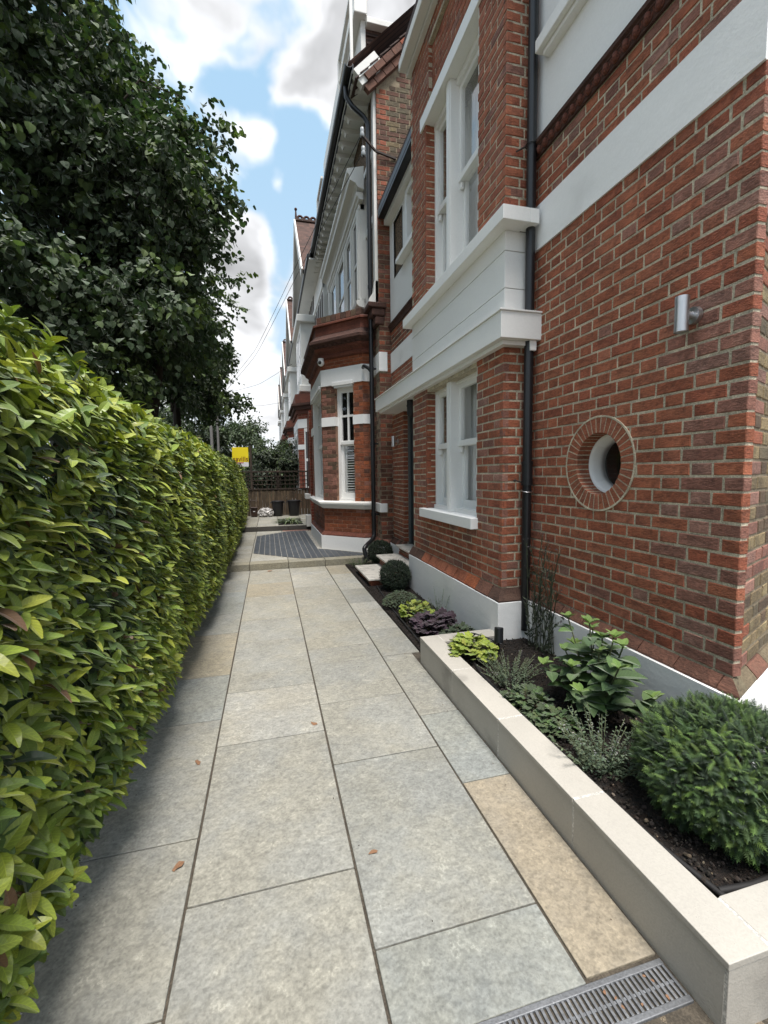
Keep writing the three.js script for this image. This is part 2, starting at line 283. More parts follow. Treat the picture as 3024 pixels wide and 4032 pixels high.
// ---------- bricks ----------
const brickCache = new Map();
function brickGeo(L, h, d, variant) {   // front at z=0, chamfered rim, a little uneven
  const key = `${Math.round(L * 500)}_${Math.round(h * 500)}_${variant}`; if (brickCache.has(key)) return brickCache.get(key);
  const q = rng(variant * 977 + Math.round(L * 1000)), j = () => (q() - .5) * .0035, c = .0035;
  const F = [], O = [], B = [];
  for (const [sx, sy] of [[-1, -1], [1, -1], [1, 1], [-1, 1]]) { const ex = sx * L / 2 + j(), ey = sy * h / 2 + j(); F.push([ex - sx * c, ey - sy * c, j() * .6]); O.push([ex, ey, -c]); B.push([ex, ey, -d]); }
  const P = [], quad = (a, b, c_, e) => P.push(a, b, c_, a, c_, e);
  quad(F[0], F[1], F[2], F[3]);
  for (let k = 0; k < 4; k++) { const n = (k + 1) % 4; quad(O[k], O[n], F[n], F[k]); quad(B[k], B[n], O[n], O[k]); }
  const g = new THREE.BufferGeometry(); g.setAttribute('position', new THREE.BufferAttribute(new Float32Array(P.flat()), 3)); g.computeVertexNormals();
  const r = boxUV(g, q() * 5, q() * 5); brickCache.set(key, r); return r;
}
// lay one wall of bricks into list
function lay(list, fr, o) {
  const { u0, u1, y0, y1, bond = 'flemish', g = .073, j = .0138, S = .215, Hd = .1025, open = [], tone, proud = 0, mortar } = o;
  const rows = Math.round((y1 - y0) / g), gg = (y1 - y0) / rows;
  for (let k = 0; k < rows; k++) {
    const yc = y0 + (k + .5) * gg; let seq, off;
    if (bond === 'flemish') { seq = [S, Hd]; off = (k & 1) ? -(S / 2 + Hd / 2 + j) : 0; } else if (bond === 'header') { seq = [Hd]; off = (k & 1) ? -(Hd + j) / 2 : 0; } else { seq = [S]; off = (k & 1) ? -(S + j) / 2 : 0; }
    let u = u0 + off + (o.shift || 0), i = 0;
    while (u < u1) {
      const L = seq[i++ % seq.length]; let spans = [[Math.max(u, u0), Math.min(u + L, u1)]]; u += L + j;
      for (const h of open) {
        let a, b; if (h.r) { const dy = Math.abs(yc - h.y) + gg * .22; if (dy >= h.r) continue; const w = Math.sqrt(h.r * h.r - dy * dy); a = h.u - w; b = h.u + w; } else { if (yc < h[2] || yc > h[3]) continue; a = h[0]; b = h[1]; }
        spans = spans.flatMap(([p, q]) => q <= a || p >= b ? [[p, q]] : [[p, Math.min(q, a)], [Math.max(p, b), q]]);
      }
      for (const [p, q] of spans) if (q - p > .022) { const c = fr.at((p + q) / 2, yc + (R() - .5) * .002, proud + (R() - .5) * .003); list.push({ c, rot: fr.rot, L: q - p, h: gg - j, t: tone((p + q) / 2, yc), n: [fr.nx, fr.nz], v: (R() * 5) | 0 }); }
    }
  }
}
const pickT = (a) => a[(R() * a.length) | 0];
const V3 = (a) => new THREE.Vector3(...a);
function seenSize(c, area, n) {
  const d = V3(c).sub(EYE), w = d.dot(FW); if (w < .1) return 0; const x = d.dot(RT) / w, y = d.dot(UPV) / w; if (Math.abs(x) > .9 || Math.abs(y) > 1.2) return 0;
  const l = d.length(); let f = 1; if (n) { f = -(d.x * n[0] + d.z * n[1]) / l; if (f <= 0) return 0; } return area * f / (l * l);
}
// the largest 300 in view become bricks of their own, the rest one mass
function setBricks(list, parent, most = 300) {
  for (const b of list) b.s = seenSize(b.c, b.L * b.h, b.n);
  list.sort((a, b) => b.s - a.s);
  const rest = [], Y = new THREE.Vector3(0, 1, 0);
  list.forEach((b, k) => {
    const geo = brickGeo(b.L, b.h, .05, b.v);
    if (k < most) { const m = shade(new THREE.Mesh(geo, brickMat[b.t])); m.name = 'brick'; m.position.set(...b.c); m.rotation.y = b.rot; parent.add(m); }
    else rest.push({ geo, b });
  });
  if (rest.length) {
    let n = 0; for (const r of rest) n += r.geo.attributes.position.count;
    const P = new Float32Array(n * 3), Nn = new Float32Array(n * 3), U = new Float32Array(n * 2), C = new Float32Array(n * 3); let o = 0;
    for (const { geo, b } of rest) {
      const p = geo.attributes.position.array, q = geo.attributes.normal.array, uv = geo.attributes.uv.array, cs = Math.cos(b.rot), sn = Math.sin(b.rot), k = geo.attributes.position.count, col = BP[b.t], du = hash2(o, 1, 2) * 4, dv = hash2(o, 3, 4) * 4;
      for (let i = 0; i < k; i++) {
        const x = p[i * 3], y = p[i * 3 + 1], z = p[i * 3 + 2], a = q[i * 3], c = q[i * 3 + 2];
        P[(o + i) * 3] = x * cs + z * sn + b.c[0]; P[(o + i) * 3 + 1] = y + b.c[1]; P[(o + i) * 3 + 2] = -x * sn + z * cs + b.c[2];
        Nn[(o + i) * 3] = a * cs + c * sn; Nn[(o + i) * 3 + 1] = q[i * 3 + 1]; Nn[(o + i) * 3 + 2] = -a * sn + c * cs;
        U[(o + i) * 2] = uv[i * 2] + du; U[(o + i) * 2 + 1] = uv[i * 2 + 1] + dv; C.set(col, (o + i) * 3);
      }
      o += k;
    }
    const g = new THREE.BufferGeometry(); g.setAttribute('position', new THREE.BufferAttribute(P, 3)); g.setAttribute('normal', new THREE.BufferAttribute(Nn, 3)); g.setAttribute('uv', new THREE.BufferAttribute(U, 2)); g.setAttribute('color', new THREE.BufferAttribute(C, 3));
    const m = shade(new THREE.Mesh(g, M.brickAll)); m.name = 'brickwork'; m.userData.kind = 'stuff'; parent.add(m);
  }
}
// ---------- ground, paving, planter ----------
function sheet(x0, x1, z0, z1, y, amp, nx, nz, sc = 6, seed = 90) {
  const g = new THREE.PlaneGeometry(x1 - x0, z1 - z0, nx, nz); g.rotateX(-Math.PI / 2); g.translate((x0 + x1) / 2, y, (z0 + z1) / 2);
  const p = g.attributes.position, uv = g.attributes.uv;
  for (let i = 0; i < p.count; i++) { const x = p.getX(i), z = p.getZ(i); if (amp) p.setY(i, y + (fbm3(x * sc, 3, z * sc, 4, seed) - .5) * 2 * amp); uv.setXY(i, x, z); }
  g.computeVertexNormals(); return g;
}
{
  const g = place('ground'); part('ground_sheet', sheet(-160, 160, -220, 100, -.11, 0, 1, 1), std({ color: lin(.16, .15, .135), map: M.tGrime, roughness: .95 }), g);
}
const path = place('path');
part('bedding', boxUV(new THREE.BoxGeometry(2.3, .08, 9).translate(.25, -.0475, -2.86)), M.jointSand, path);
const cols = [
  [-.80, -.3435, [1.0, -.30, -1.244, -1.891, -2.838, -3.493, -4.44, -5.085, -6.04, -6.68, -7.355], [4, 0, 0, 0, 4, 3, 1, 4, 1, 0]],
  [-.3365, .2735, [1.0, -.62, -1.574, -2.536, -3.169, -4.127, -4.766, -5.72, -6.41, -7.355], [1, 0, 0, 6, 0, 0, 2, 3, 2]],
  [.2805, .8735, [1.0, .05, -.30, -1.0, -1.262, -2.205, -2.84, -3.80, -4.444, -5.41, -6.05, -7.0, -7.355], [0, 0, 0, 4, 1, 0, 0, 2, 2, 2, 6, 2]],
  [.8805, 1.143, [-1.012, -1.893, -2.531, -3.484], [5, 4, 0]],
  [.8805, 1.215, [-3.486, -4.133, -5.086, -5.733, -6.69, -7.355], [0, 6, 0, 6, 3]],
];
for (const [x0, x1, zs, tone] of cols) for (let k = 0; k + 1 < zs.length; k++) {
  if (x0 > .2 && x0 < .3 && (k === 2)) continue;
  const y = rr(-.0015, .0015), a = zs[k + 1] + .003, b = zs[k] - .003;
  const m = part('paving_slab', box(x0 + rr(0, .002), x1 - rr(0, .002), -.045, y, a, b, .004), stoneMat[tone[k % tone.length]], path);
}
// small things lying on the slabs: dead leaves and chips
function leafChip(x, y, z, s, seed, mat, label) {
  const q = rng(seed), n = 9, P = [], sh = []; for (let k = 0; k < n; k++) { const a = k / n * Math.PI * 2, r = s * (.5 + q() * .55); sh.push([Math.cos(a) * r, (q() - .3) * s * .22, Math.sin(a) * r * .65]); }
  for (let k = 0; k < n; k++) P.push(0, s * .05, 0, ...sh[(k + 1) % n], ...sh[k]);
  const g = new THREE.BufferGeometry(); g.setAttribute('position', new THREE.BufferAttribute(new Float32Array(P), 3)); g.computeVertexNormals(); g.rotateY(q() * 6); g.translate(x, y + s * .1, z);
  return solo('dead_leaf', g, mat, label, 'dead leaf', 'dead leaves on the paving');
}
const dryLeaf = std({ color: lin(.20, .105, .055), roughness: .8 });
[[-.42, 0, -2.42, .016, 'small brown dead leaf on the left paving slab beside the hedge'], [-.40, 0, -1.76, .02, 'larger brown dead leaf beside the long left paving joint'], [.22, 0, -2.62, .016, 'brown dead leaf at the corner of the pale riven slab'], [.36, 0, -1.62, .014, 'brown dead leaf on the large grey centre slab'], [-.03, .0, -7.22, .035, 'brown dead leaf at the foot of the terrace kerb'], [.12, 0, -1.03, .018, 'curled dead leaf on the nearest paving slab']].forEach((a, i) => leafChip(a[0], a[1], a[2], a[3] * 1.7, 300 + i, dryLeaf, a[4]));
{ // grit and seed husks blown over the slabs
  const q = rng(77), n = 420, m = new THREE.InstancedMesh(new THREE.TetrahedronGeometry(.5, 0), std({ color: 0xffffff, roughness: 1 }), n), mt = new THREE.Matrix4(), c = new THREE.Color();
  for (let i = 0; i < n; i++) { const e = q(), x = e < .3 ? -.8 + q() * .16 : e < .5 ? 1.05 + q() * .1 : -.78 + q() * 1.9, z = e > .85 ? -7.1 - q() * .25 : -1 - q() * 6.2, s = .002 + q() * q() * .007; mt.makeRotationFromEuler(new THREE.Euler(q() * 6, q() * 6, q() * 6)).scale(new THREE.Vector3(s * (1 + q() * 2), s * .7, s)).setPosition(x, .002, z); m.setMatrixAt(i, mt); const k = q(); m.setColorAt(i, k < .25 ? c.setRGB(.6, .58, .52) : k < .6 ? c.setRGB(.05, .035, .025) : c.setRGB(.16, .10, .06)); }
  m.name = 'grit'; m.userData.kind = 'stuff'; shade(m); path.add(m);
}
{
  // soil strips
  const s = place('hedge_border'); part('soil', sheet(-1.9, -.803, -14.9, 1.2, -.012, .012, 20, 200), M.soil, s);
  const b = place('flower_bed'); part('soil', sheet(1.215, 2.1, -7.36, -3.30, .015, .02, 30, 120), M.soil, b);
  const p = place('planter_soil'); part('soil', sheet(1.29, 2.12, -3.15, -.95, .155, .022, 50, 120, 9), M.soil, p);
  const e = place('rough_concrete'); part('concrete_strip', sheet(.2, 3.2, -.882, 1.2, -.008, .006, 40, 40, 20), std({ color: lin(.27, .22, .165), map: M.tStone, bumpMap: M.bSoil, bumpScale: .01, roughness: .95 }), e);
  const y = place('side_yard'); part('yard_slab', box(2.2, 7, -.06, -.002, -2.3, 1.2, .004), stoneMat[0], y);
}
// drainage channel with its grating
{
  const t = thing('drainage_channel', 'grey galvanised drain channel with slotted grating at the end of the path', 'drain', [.72, -.03, -.947]);
  part('channel_tray', [box(.285, 1.142, -.06, -.05, -1.0, -.886, 0)], M.blackMatt, t);
  part('edge_rail', box(.285, 1.142, -.05, .001, -1.002, -.984, .003), M.zinc, t);
  part('edge_rail', box(.285, 1.142, -.05, .001, -.902, -.884, .003), M.zinc, t);
  part('cross_rail', box(.285, 1.142, -.02, -.004, -.947, -.939, .001), M.zinc, t);
  for (let x = .287; x < 1.138; x += .0172) part('grate_bar', box(x, x + .0095, -.016, 0, -.985, -.901, .002), M.zinc, t);
  for (let k = 0; k < 7; k++) { leafChip(rr(.7, 1.1), .0, rr(-.975, -.905), rr(.006, .011), 400 + k, dryLeaf, 'dry leaf scrap lying on the drain grating'); }
}
// planter wall
{
  const t = thing('planter_wall', 'low cream stone planter wall with pale coping beside the path', 'planter', [1.25, 0, -2]);
  const zs = [-.80, -1.425, -2.03, -2.645, -3.29];
  part('core', [box(1.1518, 1.298, -.04, .2112, -3.2855, -.8035, .001), box(1.297, 2.35, -.04, .2103, -.952, -.8037, .001), box(1.297, 1.80, -.04, .2103, -3.2853, -3.139, .001)], M.grout, t);
  for (let k = 0; k < 4; k++) {
    const a = zs[k + 1] + .0045, b = zs[k] - (k ? .0045 : 0);
    part('coping_slab', box(1.148, 1.300, .190, .212, a, b, .003), M.lime, t);
    part('facing_tile', box(1.151, 1.165, -.03, .1885, a, b - (k ? 0 : .012), .0015), M.lime, t);
  }
  part('coping_slab', box(1.309, 1.90, .190, .212, -.955, -.80, .003), M.lime, t);
  part('coping_slab', box(1.906, 2.36, .190, .212, -.955, -.80, .003), M.lime, t);
  part('coping_slab', box(1.304, 1.80, .190, .212, -3.29, -3.135, .003), M.lime, t);
  part('facing_tile', box(1.152, 1.75, -.03, .1885, -.816, -.802, .0015), M.lime, t);
  part('facing_tile', box(1.756, 2.36, -.03, .1885, -.816, -.802, .0015), M.lime, t);
  part('facing_tile', box(1.166, 1.80, -.03, .1885, -3.289, -3.276, .0015), M.lime, t);
}
// raised terrace in front of the neighbour's bay
const terrace = place('terrace');
part('terrace_bed', [boxUV(new THREE.BoxGeometry(3.2, .14, 4.38).translate(.55, .012, -9.6)), boxUV(new THREE.BoxGeometry(3.2, .26, 3.5).translate(.55, .07, -13.52))], M.jointSand, terrace);
{
  const kx = [-1.5, -.87, -.352, .272, .882, 1.60, 2.0];
  for (let k = 0; k + 1 < kx.length; k++) part('kerb_stone', box(kx[k] + .004, kx[k + 1] - .004, -.06, .105, -7.62, -7.37, .006), M.kerb, terrace);
  const zl = [-7.628, -8.45, -9.35, -10.25, -11.15, -11.74];
  for (let k = 0; k + 1 < zl.length; k++) { part('paving_slab', box(-.90, -.357, .05, .104, zl[k + 1] + .004, zl[k] - .004, .004), stoneMat[[2, 6, 2, 6, 2][k]], terrace); part('paving_slab', box(-.347, .268, .05, .104, zl[k + 1] + .004, zl[k] - .004, .004), stoneMat[[6, 2, 6, 2, 6][k]], terrace); part('paving_slab', box(.276, .95, .05, .104, zl[k + 1] + .004, zl[k] - .004, .004), stoneMat[[2, 2, 6, 2, 2][k]], terrace); part('paving_slab', box(.957, 1.9, .05, .104, zl[k + 1] + .004, zl[k] - .004, .004), stoneMat[[2, 6, 2, 2, 2][k]], terrace); }
  // step blocks, darker than the paving, and the upper level
  for (const [a, b] of [[-1.0, -.35], [-.342, .45], [.458, 1.25], [1.258, 1.9]]) part('step_stone', box(a, b, .09, .225, -12.05, -11.75, .008), M.stepDark, terrace);
  for (const [a, b, i] of [[-.80, -.345, 2], [-.335, .212, 6]]) { part('paving_slab', box(a, b, .18, .229, -13.3, -11.80, .005), stoneMat[i], terrace); part('paving_slab', box(a, b, .18, .229, -15.05, -13.308, .005), stoneMat[i], terrace); }
  part('paving_slab', box(.22, .90, .18, .229, -15.05, -13.82, .005), stoneMat[2], terrace); part('paving_slab', box(.908, 1.9, .18, .229, -15.05, -13.3, .005), stoneMat[6], terrace); part('paving_slab', box(.87, 1.9, .18, .229, -13.29, -11.8, .005), stoneMat[2], terrace); part('paving_slab', box(.22, .862, .18, .229, -11.93, -11.8, .005), stoneMat[2], terrace);
  part('bed_soil', sheet(.21, .87, -13.83, -11.93, .215, .012, 16, 40), M.soil, terrace);
  part('threshold_strip', box(.30, 1.3, .09, .108, -11.74, -11.56, .004), std({ color: lin(.30, .16, .135), map: M.tStone, roughness: .85 }), terrace);
  // slate strips set round the bay
  const far = x => x < .43 ? -10.78 + (x + .33) / .76 * -.71 : -11.49, near = x => x < .5 ? -8.4 + (x + .325) / .825 * .8 : -7.585, bay = x => -8.49 + (x - .958) / .669 * .70;
  const poly = [[-.325, -8.4], [.5, -7.6], [1.62, -7.57], [1.64, -7.78], [.958, -8.49], [.957, -11.5], [.43, -11.49], [-.33, -10.78]];
  part('slate_grout', prism(poly, .06, .107), M.slateJoint, terrace);
  for (let x = -.325, c = 0; x < 1.60; x += .1005, c++) {
    const x0 = x + .004, x1 = Math.min(x + .0965, 1.615); let cuts;
    if (x1 < .957) { const br = [-9.3 - (c % 3) * .45, -10.4 - (c % 2) * .3]; const tops = [[near(x0), near(x1)], ...br.map(b => [b - .004, b - .004])], bots = [...br.map(b => [b + .004, b + .004]), [far(x0), far(x1)]]; cuts = tops.map((t, i) => [t, bots[i]]); } else cuts = [[[near(x0), near(x1)], [bay(Math.max(x0, .958)) , bay(x1)]]];
    for (const [[a, b], [d, e]] of cuts) if (a - d > .01 || b - e > .01) part('slate_tile', prism([[x0, a], [x1, b], [x1, e], [x0, d]], .08, .112), M.slate, terrace);
  }
}
// ---------- the red brick house on the right ----------
const house = thing('brick_house', 'red brick house with white bands, white bay fascia and round window', 'house', [2.1, 0, -4]);
const HB = [];
const reds = [0, 0, 1, 1, 2, 3, 4], mauves = [5, 5, 6, 7, 3];
const F1 = new Frame(2.1, -3.26, 0, 1);          // right wall, faces the path
const PH = { u: -2.45 + 3.26, y: 1.585, r: .20 };
const cant = g => { const p = g.attributes.position; for (let i = 0; i < p.count; i++) if (p.getZ(i) > -1.56 && p.getX(i) > 2.1) p.setZ(i, p.getZ(i) - (p.getX(i) - 2.1) * .46); return g; };
const wallR = part('wall', [cant(F1.slab(0, 1.735 - .0015, -.1, 4.02, -.24, -.0045, [{ ...PH, r: .21 }]))], M.mortar, house);
const toneR = (u, y) => { const e = u > 1.46 ? .75 : u > 1.3 ? .2 : (y < .85 ? .3 : .03); return R() < e ? pickT(mauves) : pickT(reds); };
lay(HB, F1, { u0: 0, u1: 1.735, y0: .545, y1: 3.27, open: [{ ...PH, r: .298 }], tone: toneR, shift: .04 });
lay(HB, F1, { u0: 0, u1: 1.735, y0: 3.59, y1: 3.945, tone: (u, y) => R() < .35 ? pickT(mauves) : pickT(reds), shift: .04 });
// brick ring round the porthole: radial bricks between two mortar rims
{
  const ringM = (r0, r1, n0, n1) => { const s = new THREE.Shape(); s.absarc(PH.u, PH.y, r1, 0, Math.PI * 2); const h = new THREE.Path(); h.absarc(PH.u, PH.y, r0, 0, Math.PI * 2, true); s.holes.push(h); const g = new THREE.ExtrudeGeometry(s, { depth: n1 - n0, bevelEnabled: false, curveSegments: 40 }); g.translate(0, 0, n0); return boxUV(g).applyMatrix4(F1.matrix()); };
  const ring = part('window_ring', [ringM(.2035, .312, -.21, .0025), ringM(.302, .313, -.05, .006)], M.mortar, house);
  const n = 38; for (let k = 0; k < n; k++) {
    const a = (k + .5) / n * Math.PI * 2, w = Math.PI * 2 / n, P = [], j = () => (R() - .5) * .003, pt = (r, t, z) => [PH.u + Math.cos(a + t) * r + j(), PH.y + Math.sin(a + t) * r + j(), z];
    const t0 = .0043 / .2, t1 = .0043 / .31, r0 = .2, r1 = .300, f = [pt(r0 + .002, -w / 2 + t0, .0045), pt(r1, -w / 2 + t1, .0045), pt(r1, w / 2 - t1, .0045), pt(r0 + .002, w / 2 - t0, .0045)], b = f.map(p => [p[0], p[1], -.2]);
    b[0] = pt(r0, -w / 2 + t0, -.2); b[3] = pt(r0, w / 2 - t0, -.2);
    const quad = (p, q, r, s) => P.push(...p, ...q, ...r, ...p, ...r, ...s); quad(f[0], f[1], f[2], f[3]); for (let i = 0; i < 4; i++) { const m = (i + 1) % 4; quad(b[i], b[m], f[m], f[i]); }
    const g = new THREE.BufferGeometry(); g.setAttribute('position', new THREE.BufferAttribute(new Float32Array(P), 3)); g.computeVertexNormals();
    part('ring_brick', boxUV(g, R() * 5, R() * 5).applyMatrix4(F1.matrix()), brickMat[pickT([0, 1, 2, 4])], ring);
  }
  const win = part('round_window', boxUV((() => { const pr = [[.1985, -.095], [.1985, -.20], [.160, -.20], [.160, -.150], [.168, -.144], [.168, -.122], [.178, -.116], [.181, -.095], [.1985, -.095]].map(p => new THREE.Vector2(p[0], p[1])); const g = new THREE.LatheGeometry(pr, 48); g.rotateX(Math.PI / 2); g.translate(PH.u, PH.y, 0); return g.applyMatrix4(F1.matrix()); })()), M.paint, house);
  const gl = new THREE.CircleGeometry(.166, 40); gl.translate(PH.u, PH.y, -.165); part('glass_pane', gl.applyMatrix4(F1.matrix()), M.glass, win);
  const rb = new THREE.CylinderGeometry(.24, .24, .5, 24, 1, true); rb.rotateX(Math.PI / 2); rb.translate(PH.u, PH.y, -.47); const cap = new THREE.CircleGeometry(.24, 24); cap.translate(PH.u, PH.y, -.72);
  part('room_lining', merge([rb, cap]).applyMatrix4(F1.matrix()), M.room, win);
}
// painted band, egg moulding and white render above
part('white_band', cant(F1.slab(.0, 1.738, 3.262, 3.592, -.05, .012)), M.render, house);
function eggMould(f, u0, u1, parent, eggs) {
  const s = new THREE.Shape(); [[0, 3.945], [.018, 3.945], [.02, 3.955], [.03, 4.00], [.036, 4.004], [.036, 4.014], [.052, 4.022], [.056, 4.044], [0, 4.05]].forEach((p, i) => i ? s.lineTo(p[0], p[1]) : s.moveTo(p[0], p[1]));
  const g2 = profile(f, u0, u1, s);
  const c = part('moulding', g2, M.terraDark, parent);
  if (eggs) for (let u = u0 + .04; u < u1 - .03; u += .076) {
    const e = new THREE.SphereGeometry(1, 10, 8); e.scale(.021, .030, .020); e.translate(...[0, 3.982, .028]); const fr = new Frame(...[f.at(u, 0)[0], f.at(u, 0)[2]], f.ux, f.uz); part('egg', boxUV(e).applyMatrix4(fr.matrix()), M.terracotta, c);
    const d = new THREE.TorusGeometry(.029, .006, 5, 10, Math.PI); d.rotateZ(Math.PI); d.translate(0, 3.985, .024); part('egg_surround', boxUV(d).applyMatrix4(fr.matrix()), M.terracotta, c);
    const k = new THREE.ConeGeometry(.009, .05, 5); k.rotateX(Math.PI); k.translate(.038, 3.98, .024); part('dart', boxUV(k).applyMatrix4(fr.matrix()), M.terracotta, c);
  }
}
eggMould(F1, .02, 1.735, house, true);
part('render_wall', cant(F1.slab(0, 1.735, 4.05, 6.6, -.24, .004, [[.33, 1.35, 4.69, 6.1]])), M.render, house);
{
  const f = part('window_frame', [F1.slab(.33, 1.35, 4.69, 6.1, -.16, -.10, [[.39, .82, 4.76, 6.04], [.86, 1.29, 4.76, 6.04]])], M.paint, house);
  part('glass_pane', F1.box(.39, 1.29, 4.76, 6.04, -.135, -.131, 0), M.glass, f);
  part('room_lining', F1.box(.33, 1.35, 4.69, 6.1, -.75, -.70, 0), M.room, f);
  part('window_sill', [F1.box(.17, 1.50, 4.60, 4.69, -.15, .10, .008), F1.box(.21, 1.46, 4.565, 4.60, -.05, .06, .006)], M.paint, house);
}
// splayed plinth bricks and white plinth along a frame
function plinth(f, u0, u1, yTop, yWall, out, parent, bricksTone, L = .21, capL = 0, capR = 0, m0 = 0, m1 = 0, body = true) {
  if (body) part('plinth', f.box(u0 - capL, u1 + capR, -.12, yTop, -.2, out, .008), M.render, parent);
  const c = part('plinth_mortar', (() => { const s = new THREE.Shape(); s.moveTo(-.02, yTop - .002); s.lineTo(out - .012, yTop - .002); s.lineTo(out - .012, yTop + .004); s.lineTo(-.010, yWall - .006); s.lineTo(-.02, yWall - .006); return profile(f, u0, u1, s, 0, 0, m0, m1); })(), M.mortarDark, parent);
  for (let u = u0; u < u1 - .02; u += L + .008) {
    const e = Math.min(u + L, u1), s = new THREE.Shape(), w = (R() - .5) * .004; [[-.05, yTop], [out - .006 + w, yTop], [out - .004 + w, yTop + .012], [out - .012 + w, yTop + .024], [.004 + w, yWall - .004], [-.05, yWall - .003]].forEach((p, i) => i ? s.lineTo(p[0], p[1]) : s.moveTo(p[0], p[1]));
    const g = profile(f, u, e, s, R() * 4, R() * 4, u === u0 ? m0 : 0, e === u1 ? m1 : 0);
    part('plinth_brick', g, brickMat[bricksTone(u)], c);
  }
}
plinth(F1, .05, 1.735, .478, .545, .052, house, () => pickT([8, 9, 8]), .228, 0, 0, 0, 1.526, false);
part('plinth', prism([[2.034, -3.21], [2.034, -1.4245], [4.327, -2.422], [4.2, -2.7], [2.3, -1.9], [2.3, -3.21]], -.12, .478), M.render, house);
// canted return wall of yellow stock bricks with red quoins
const F2 = new Frame(2.1, -1.525, .917, -.399);
part('return_wall', F2.slab(.125, 2.6, -.1, 6.6, -.24, -.0045), M.mortarDark, house);
lay(HB, F2, { u0: 0.028, u1: 2.4, y0: .545, y1: 3.27, tone: (u, y) => u < .16 + (Math.floor(y / .073) & 1) * .1 ? pickT([5, 1, 6]) : (y > .98 && y < 1.14 ? pickT([7, 8, 5]) : pickT([11, 12, 13, 11, 10])), shift: -.11 });
lay(HB, F2, { u0: 0.028, u1: 2.4, y0: 3.59, y1: 6.5, tone: (u, y) => u < .2 ? pickT([5, 1, 6]) : pickT([11, 12, 13, 11]) });
part('white_band', F2.slab(.05, 2.4, 3.262, 3.592, -.05, .012), M.render, house);
plinth(F2, 0, 2.3, .478, .545, .052, house, () => pickT([13, 10, 8]), .228, 0, 0, 1.526, 0, false);

part('corner_mortar', [prism([[2.1035, -1.527], [2.146, -1.527], [2.146, -1.6], [2.1035, -1.6]], .548, 3.265), prism([[2.1035, -1.527], [2.146, -1.527], [2.146, -1.6], [2.1035, -1.6]], 3.59, 3.95)], M.mortar, house);
// ---------- the bay ----------
const XB = 1.85, ZA = -5.52, ZB = -3.23;
const F3 = new Frame(XB, ZA, 0, 1), bl = ZB - ZA;                     // bay front
const uL = -4.99 - ZA, uR = -3.70 - ZA;
const toneB = (u, y) => R() < .15 ? pickT(mauves) : pickT(reds);
const bayW = part('bay_wall', [F3.slab(0, bl - .004, -.1, 2.56, -.24, -.0045, [[uL, uR, 1.10, 2.50]]), F3.slab(0, bl - .004, 3.42, 6.7, -.24, -.0045, [[uL, uR, 3.50, 5.50], [.62, bl - .05, 5.62, 6.22]]), F3.slab(.6, bl - .02, 5.55, 6.25, -.2, -.05)], M.mortar, house);
const pierTone = (u, y) => (u < uL || u > uR) && y < 2.6 ? (R() < .3 ? pickT(mauves) : pickT([0, 1, 4, 5])) : toneB(u, y);
lay(HB, F3, { u0: 0, u1: bl, y0: .575, y1: 2.56, bond: 'stretcher', S: .195, open: [[uL, uR, 1.06, 2.6]], tone: pierTone, shift: .06 });
lay(HB, F3, { u0: 0, u1: bl, y0: 3.53, y1: 6.55, bond: 'stretcher', S: .195, open: [[uL, uR, 3.4, 5.6], [.62, bl - .05, 5.62, 6.22]], tone: toneB, shift: .06 });
// recessed brick panel over the lintel, framed by the wall
lay(HB, F3, { u0: .62, u1: bl - .05, y0: 5.60, y1: 6.22, bond: 'stretcher', S: .195, tone: toneB, proud: -.045 });
const F4 = new Frame(XB, ZB, 1, 0);                                     // bay side, faces the camera
part('bay_side_wall', [F4.slab(.012, .26, -.1, 2.56, -.24, -.0045), F4.slab(.012, .26, 3.42, 6.7, -.24, -.0045)], M.mortar, house);
for (const [a, b] of [[.575, 2.56], [3.53, 6.55]]) lay(HB, F4, { u0: 0, u1: .25, y0: a, y1: b, S: .155, Hd: .08, bond: 'flemish', tone: toneB, shift: -.0 });
// reveals of the two windows, brick on the left side
for (const [y0, y1] of [[1.12, 2.56], [3.53, 5.46]]) { const fr = new Frame(XB, ZA + uL, 1, 0); lay(HB, fr, { u0: 0.0, u1: .115, y0, y1, bond: 'stretcher', S: .5, tone: toneB, proud: .004 }); }
plinth(F3, -.02, bl + .0, .470, .575, .066, house, (u) => u > .42 && u < 1.75 ? pickT([0, 2, 14]) : pickT([9, 8, 9]), .235, 0, .066, 0, 1);
plinth(F4, 0, .24, .470, .575, .066, house, () => pickT([9, 8]), .24, 0, 0, 1, 0, false);
// fascia over porch and bay
part('fascia', [box(1.752, 2.34, 2.568, 2.768, -7.17, -3.10, .004), box(1.738, 2.34, 2.768, 2.782, -7.185, -3.088, .003)], M.paint, house);
part('soffit', [box(1.80, 2.30, 2.535, 2.568, -7.10, -3.16, .003)], M.paint, house);
part('fascia_bracket', box(2.02, 2.075, 2.49, 2.568, -3.2, -3.12, .004), M.paint, house);
for (const [a, b] of [[2.783, 2.985], [2.991, 3.268], [3.274, 3.422]]) part('cladding_board', box(1.85, 2.34, a, b, -5.525, -3.225, .003), M.paint, house);
part('cladding_backing', box(1.862, 2.3, 2.78, 3.42, -5.515, -3.235, 0), M.paint, house);
part('bay_sill', [box(1.752, 1.98, 3.422, 3.528, -5.62, -3.085, .006), box(1.98, 2.06, 3.422, 3.528, -3.22, -3.085, .004)], M.paint, house);
part('window_lintel', [box(1.828, 2.0, 5.462, 5.602, -5.13, -3.60, .005)], M.paint, house);
part('window_sill', box(1.778, 2.02, 1.018, 1.122, -5.09, -3.665, .006), M.render, house);
part('eaves_gutter', [box(1.70, 1.80, 6.42, 6.53, -5.53, -2.9, .01), box(1.80, 1.86, 6.38, 6.56, -5.53, -2.9, .004)], M.oldPaint, house);
part('gutter_lining', box(1.712, 1.79, 6.53, 6.536, -5.52, -2.9, 0), M.blackMatt, house);
